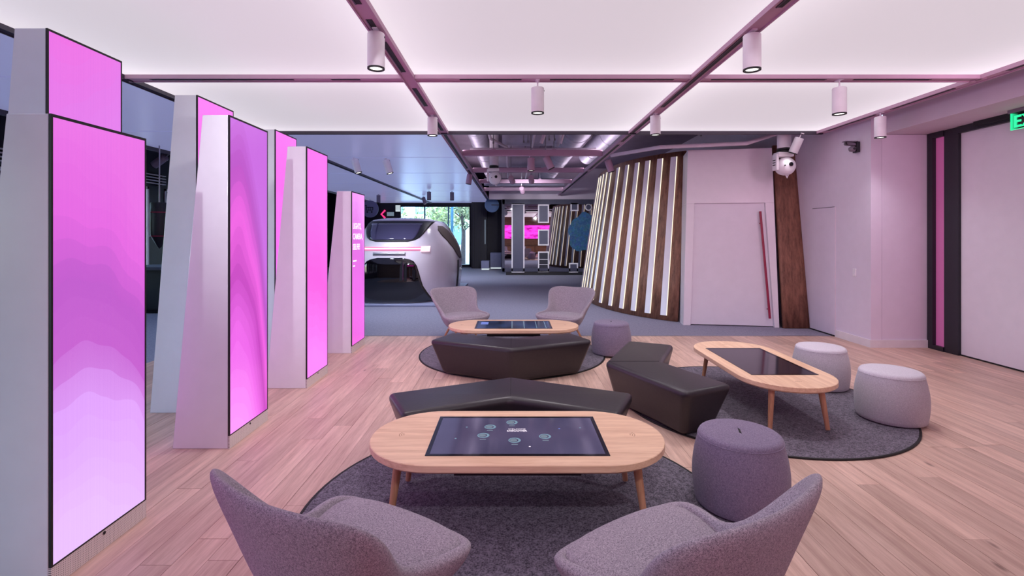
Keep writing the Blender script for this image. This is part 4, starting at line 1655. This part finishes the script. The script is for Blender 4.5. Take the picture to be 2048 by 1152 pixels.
# left side: hanging black bags, counter
for lab, x, y, zt, r in (('hanging black punchbag shape with two pink bands and pointed tip', -6.55, 9.15, 2.22, .145), ('dark rounded punchbag half hidden by the nearest tower', -6.95, 8.95, 2.2, .16)):
    t = thing('hanging_bag', lab, 'punchbag', (x, y, zt - .85), group='hanging black bags')
    H = .85
    if 'pointed' in lab:
        prof = [(.01, 0), (.05, .06), (r * .9, .22), (r, .26), (r, H - .02), (r * .9, H)]
    else:
        prof = [(.02, -.1), (r * .6, -.04), (r, .12), (r * 1.05, .5), (r * .9, H - .05), (.04, H)]
    MB().lathe(prof, 28).build('body', 'near_black', t, smooth=True, angle=50)
    for z in (.22, .66):
        MB().lathe([(r * 1.02, z), (r * 1.05, z + .008), (r * 1.02, z + .016)], 28, cap=False).build('pink_band', 'red_handle', t, smooth=True)
    MB().tube([(0, 0, H), (0, 0, 4.38 - (zt - .85))], .012, 8).build('hanging_rod', 'steel', t)
ct = thing('dark_counter', 'dark counter under the hanging bags by the side window', 'counter', (-6.9, 10.6, 0))
box(-1.2, 1.0, -.5, .5, .9, .96).build('worktop', 'charcoal_wall', ct)
box(-1.15, .95, -.45, .45, .08, .9).build('front', 'near_black', ct)
box(-1.1, .9, -.4, .4, 0, .08).build('plinth', 'near_black', ct)
hs = track_head('tilted grey spotlight above the hanging bags', -6.95, 9.9, lit=False, mat='camera_grey', z=3.2, power=0, drop=.02, r=.075, length=.3)
hs.rotation_euler = (0, .95, 0)
MB().tube([(0, 0, 0), (0, 0, 1.15)], .012, 6).build('drop_rod', 'steel', hs)

# ================================================================== OUTSIDE
struct(MB().box(-40, 30, YEND + .2, 70, -.25, -.05).box(-40, -9.8, -10, YEND + .2, -.25, -.05), 'floor_outside', 'outside_paving', 'sunlit pale paving outside the windows', 'ground')


def building(label, x0, x1, y, h, nx, nz):
    t = thing('building', label, 'building', ((x0 + x1) / 2, y, -.05))
    w = (x1 - x0) / 2
    box(-w, w, 0, 6, 0, h).build('wall', 'outside_white', t)
    box(-w - .2, w + .2, -.2, 6.2, h, h + .3).build('roof', 'outside_paving', t)
    for i in range(nx):
        for k in range(nz):
            cx = -w + (i + .5) * 2 * w / nx
            cz = .8 + k * 3.0
            fr = box(cx - .9, cx + .9, -.06, .02, cz, cz + 2.0).build('window', 'teal_metal', t)
            box(cx - .8, cx + .8, -.08, -.06, cz + .1, cz + 1.9).build('pane', 'outside_glass', fr)
    return t


building('pale office building across the street with blue glazed windows', -22, -4, 48, 9, 6, 3)


def tree(label, x, y, h, r, mat, seed):
    rnd = random.Random(seed)
    t = thing('tree', label, 'tree', (x, y, -.05), group='trees outside the far window')
    tk = MB().tube([(0, 0, 0), (.05, 0, h * .35), (-.05, .05, h * .6), (.05, 0, h * .9)], [.16, .12, .09, .03], 10)
    for k in range(6):
        a = rnd.uniform(0, 2 * PI)
        z = h * rnd.uniform(.35, .7)
        tk.tube([(0, 0, z), (math.cos(a) * r * .7, math.sin(a) * r * .7, z + r * .6)], [.05, .015], 6)
    tk.build('trunk', 'bark', t, smooth=True)
    lv = MB()
    cl = [(rnd.gauss(0, r * .45), rnd.gauss(0, r * .45), h * .62 + rnd.gauss(0, r * .45)) for _ in range(26)]
    for k in range(1500):
        c = rnd.choice(cl)
        p = Vector((c[0] + rnd.gauss(0, r * .16), c[1] + rnd.gauss(0, r * .16), c[2] + rnd.gauss(0, r * .16)))
        a = Vector((rnd.gauss(0, 1), rnd.gauss(0, 1), rnd.gauss(0, 1))).normalized()
        b = a.cross(Vector((rnd.gauss(0, 1), rnd.gauss(0, 1), rnd.gauss(0, 1)))).normalized()
        s = rnd.uniform(.05, .11)
        lv.add([p - a * s * 1.6, p + b * s * .6, p + a * s * 1.6, p - b * s * .6], [(0, 1, 2, 3)])
    tag(lv.build('foliage', mat, t), kind='stuff')
    return t


tree('leafy street tree with a thick trunk at the right of the far window', -2.9, 29.0, 5.2, 1.3, 'leaves_pale', 1)
tree('sunlit green tree in the middle of the far window', -4.6, 33.5, 4.6, 1.5, 'leaves_green', 2)
tree('low rounded green tree at the left of the far window', -9.2, 37.5, 3.6, 1.4, 'leaves_green', 3)
tree('tall pale tree behind the others outside the far window', -6.2, 41.0, 6.5, 1.8, 'leaves_pale', 4)
tree('broad tree outside the left side window', -15.5, 13.0, 5.5, 2.0, 'leaves_pale', 5)
lp = thing('street_post', 'blue steel post outside the far window', 'post', (-3.35, 27.5, -.05))
MB().tube([(0, 0, 0), (0, 0, 4.2)], .08, 14).build('post', 'teal_metal', lp, smooth=True)
MB().lathe([(.16, 0), (.16, .04), (.1, .08)], 16).build('base_plate', 'teal_metal', lp)
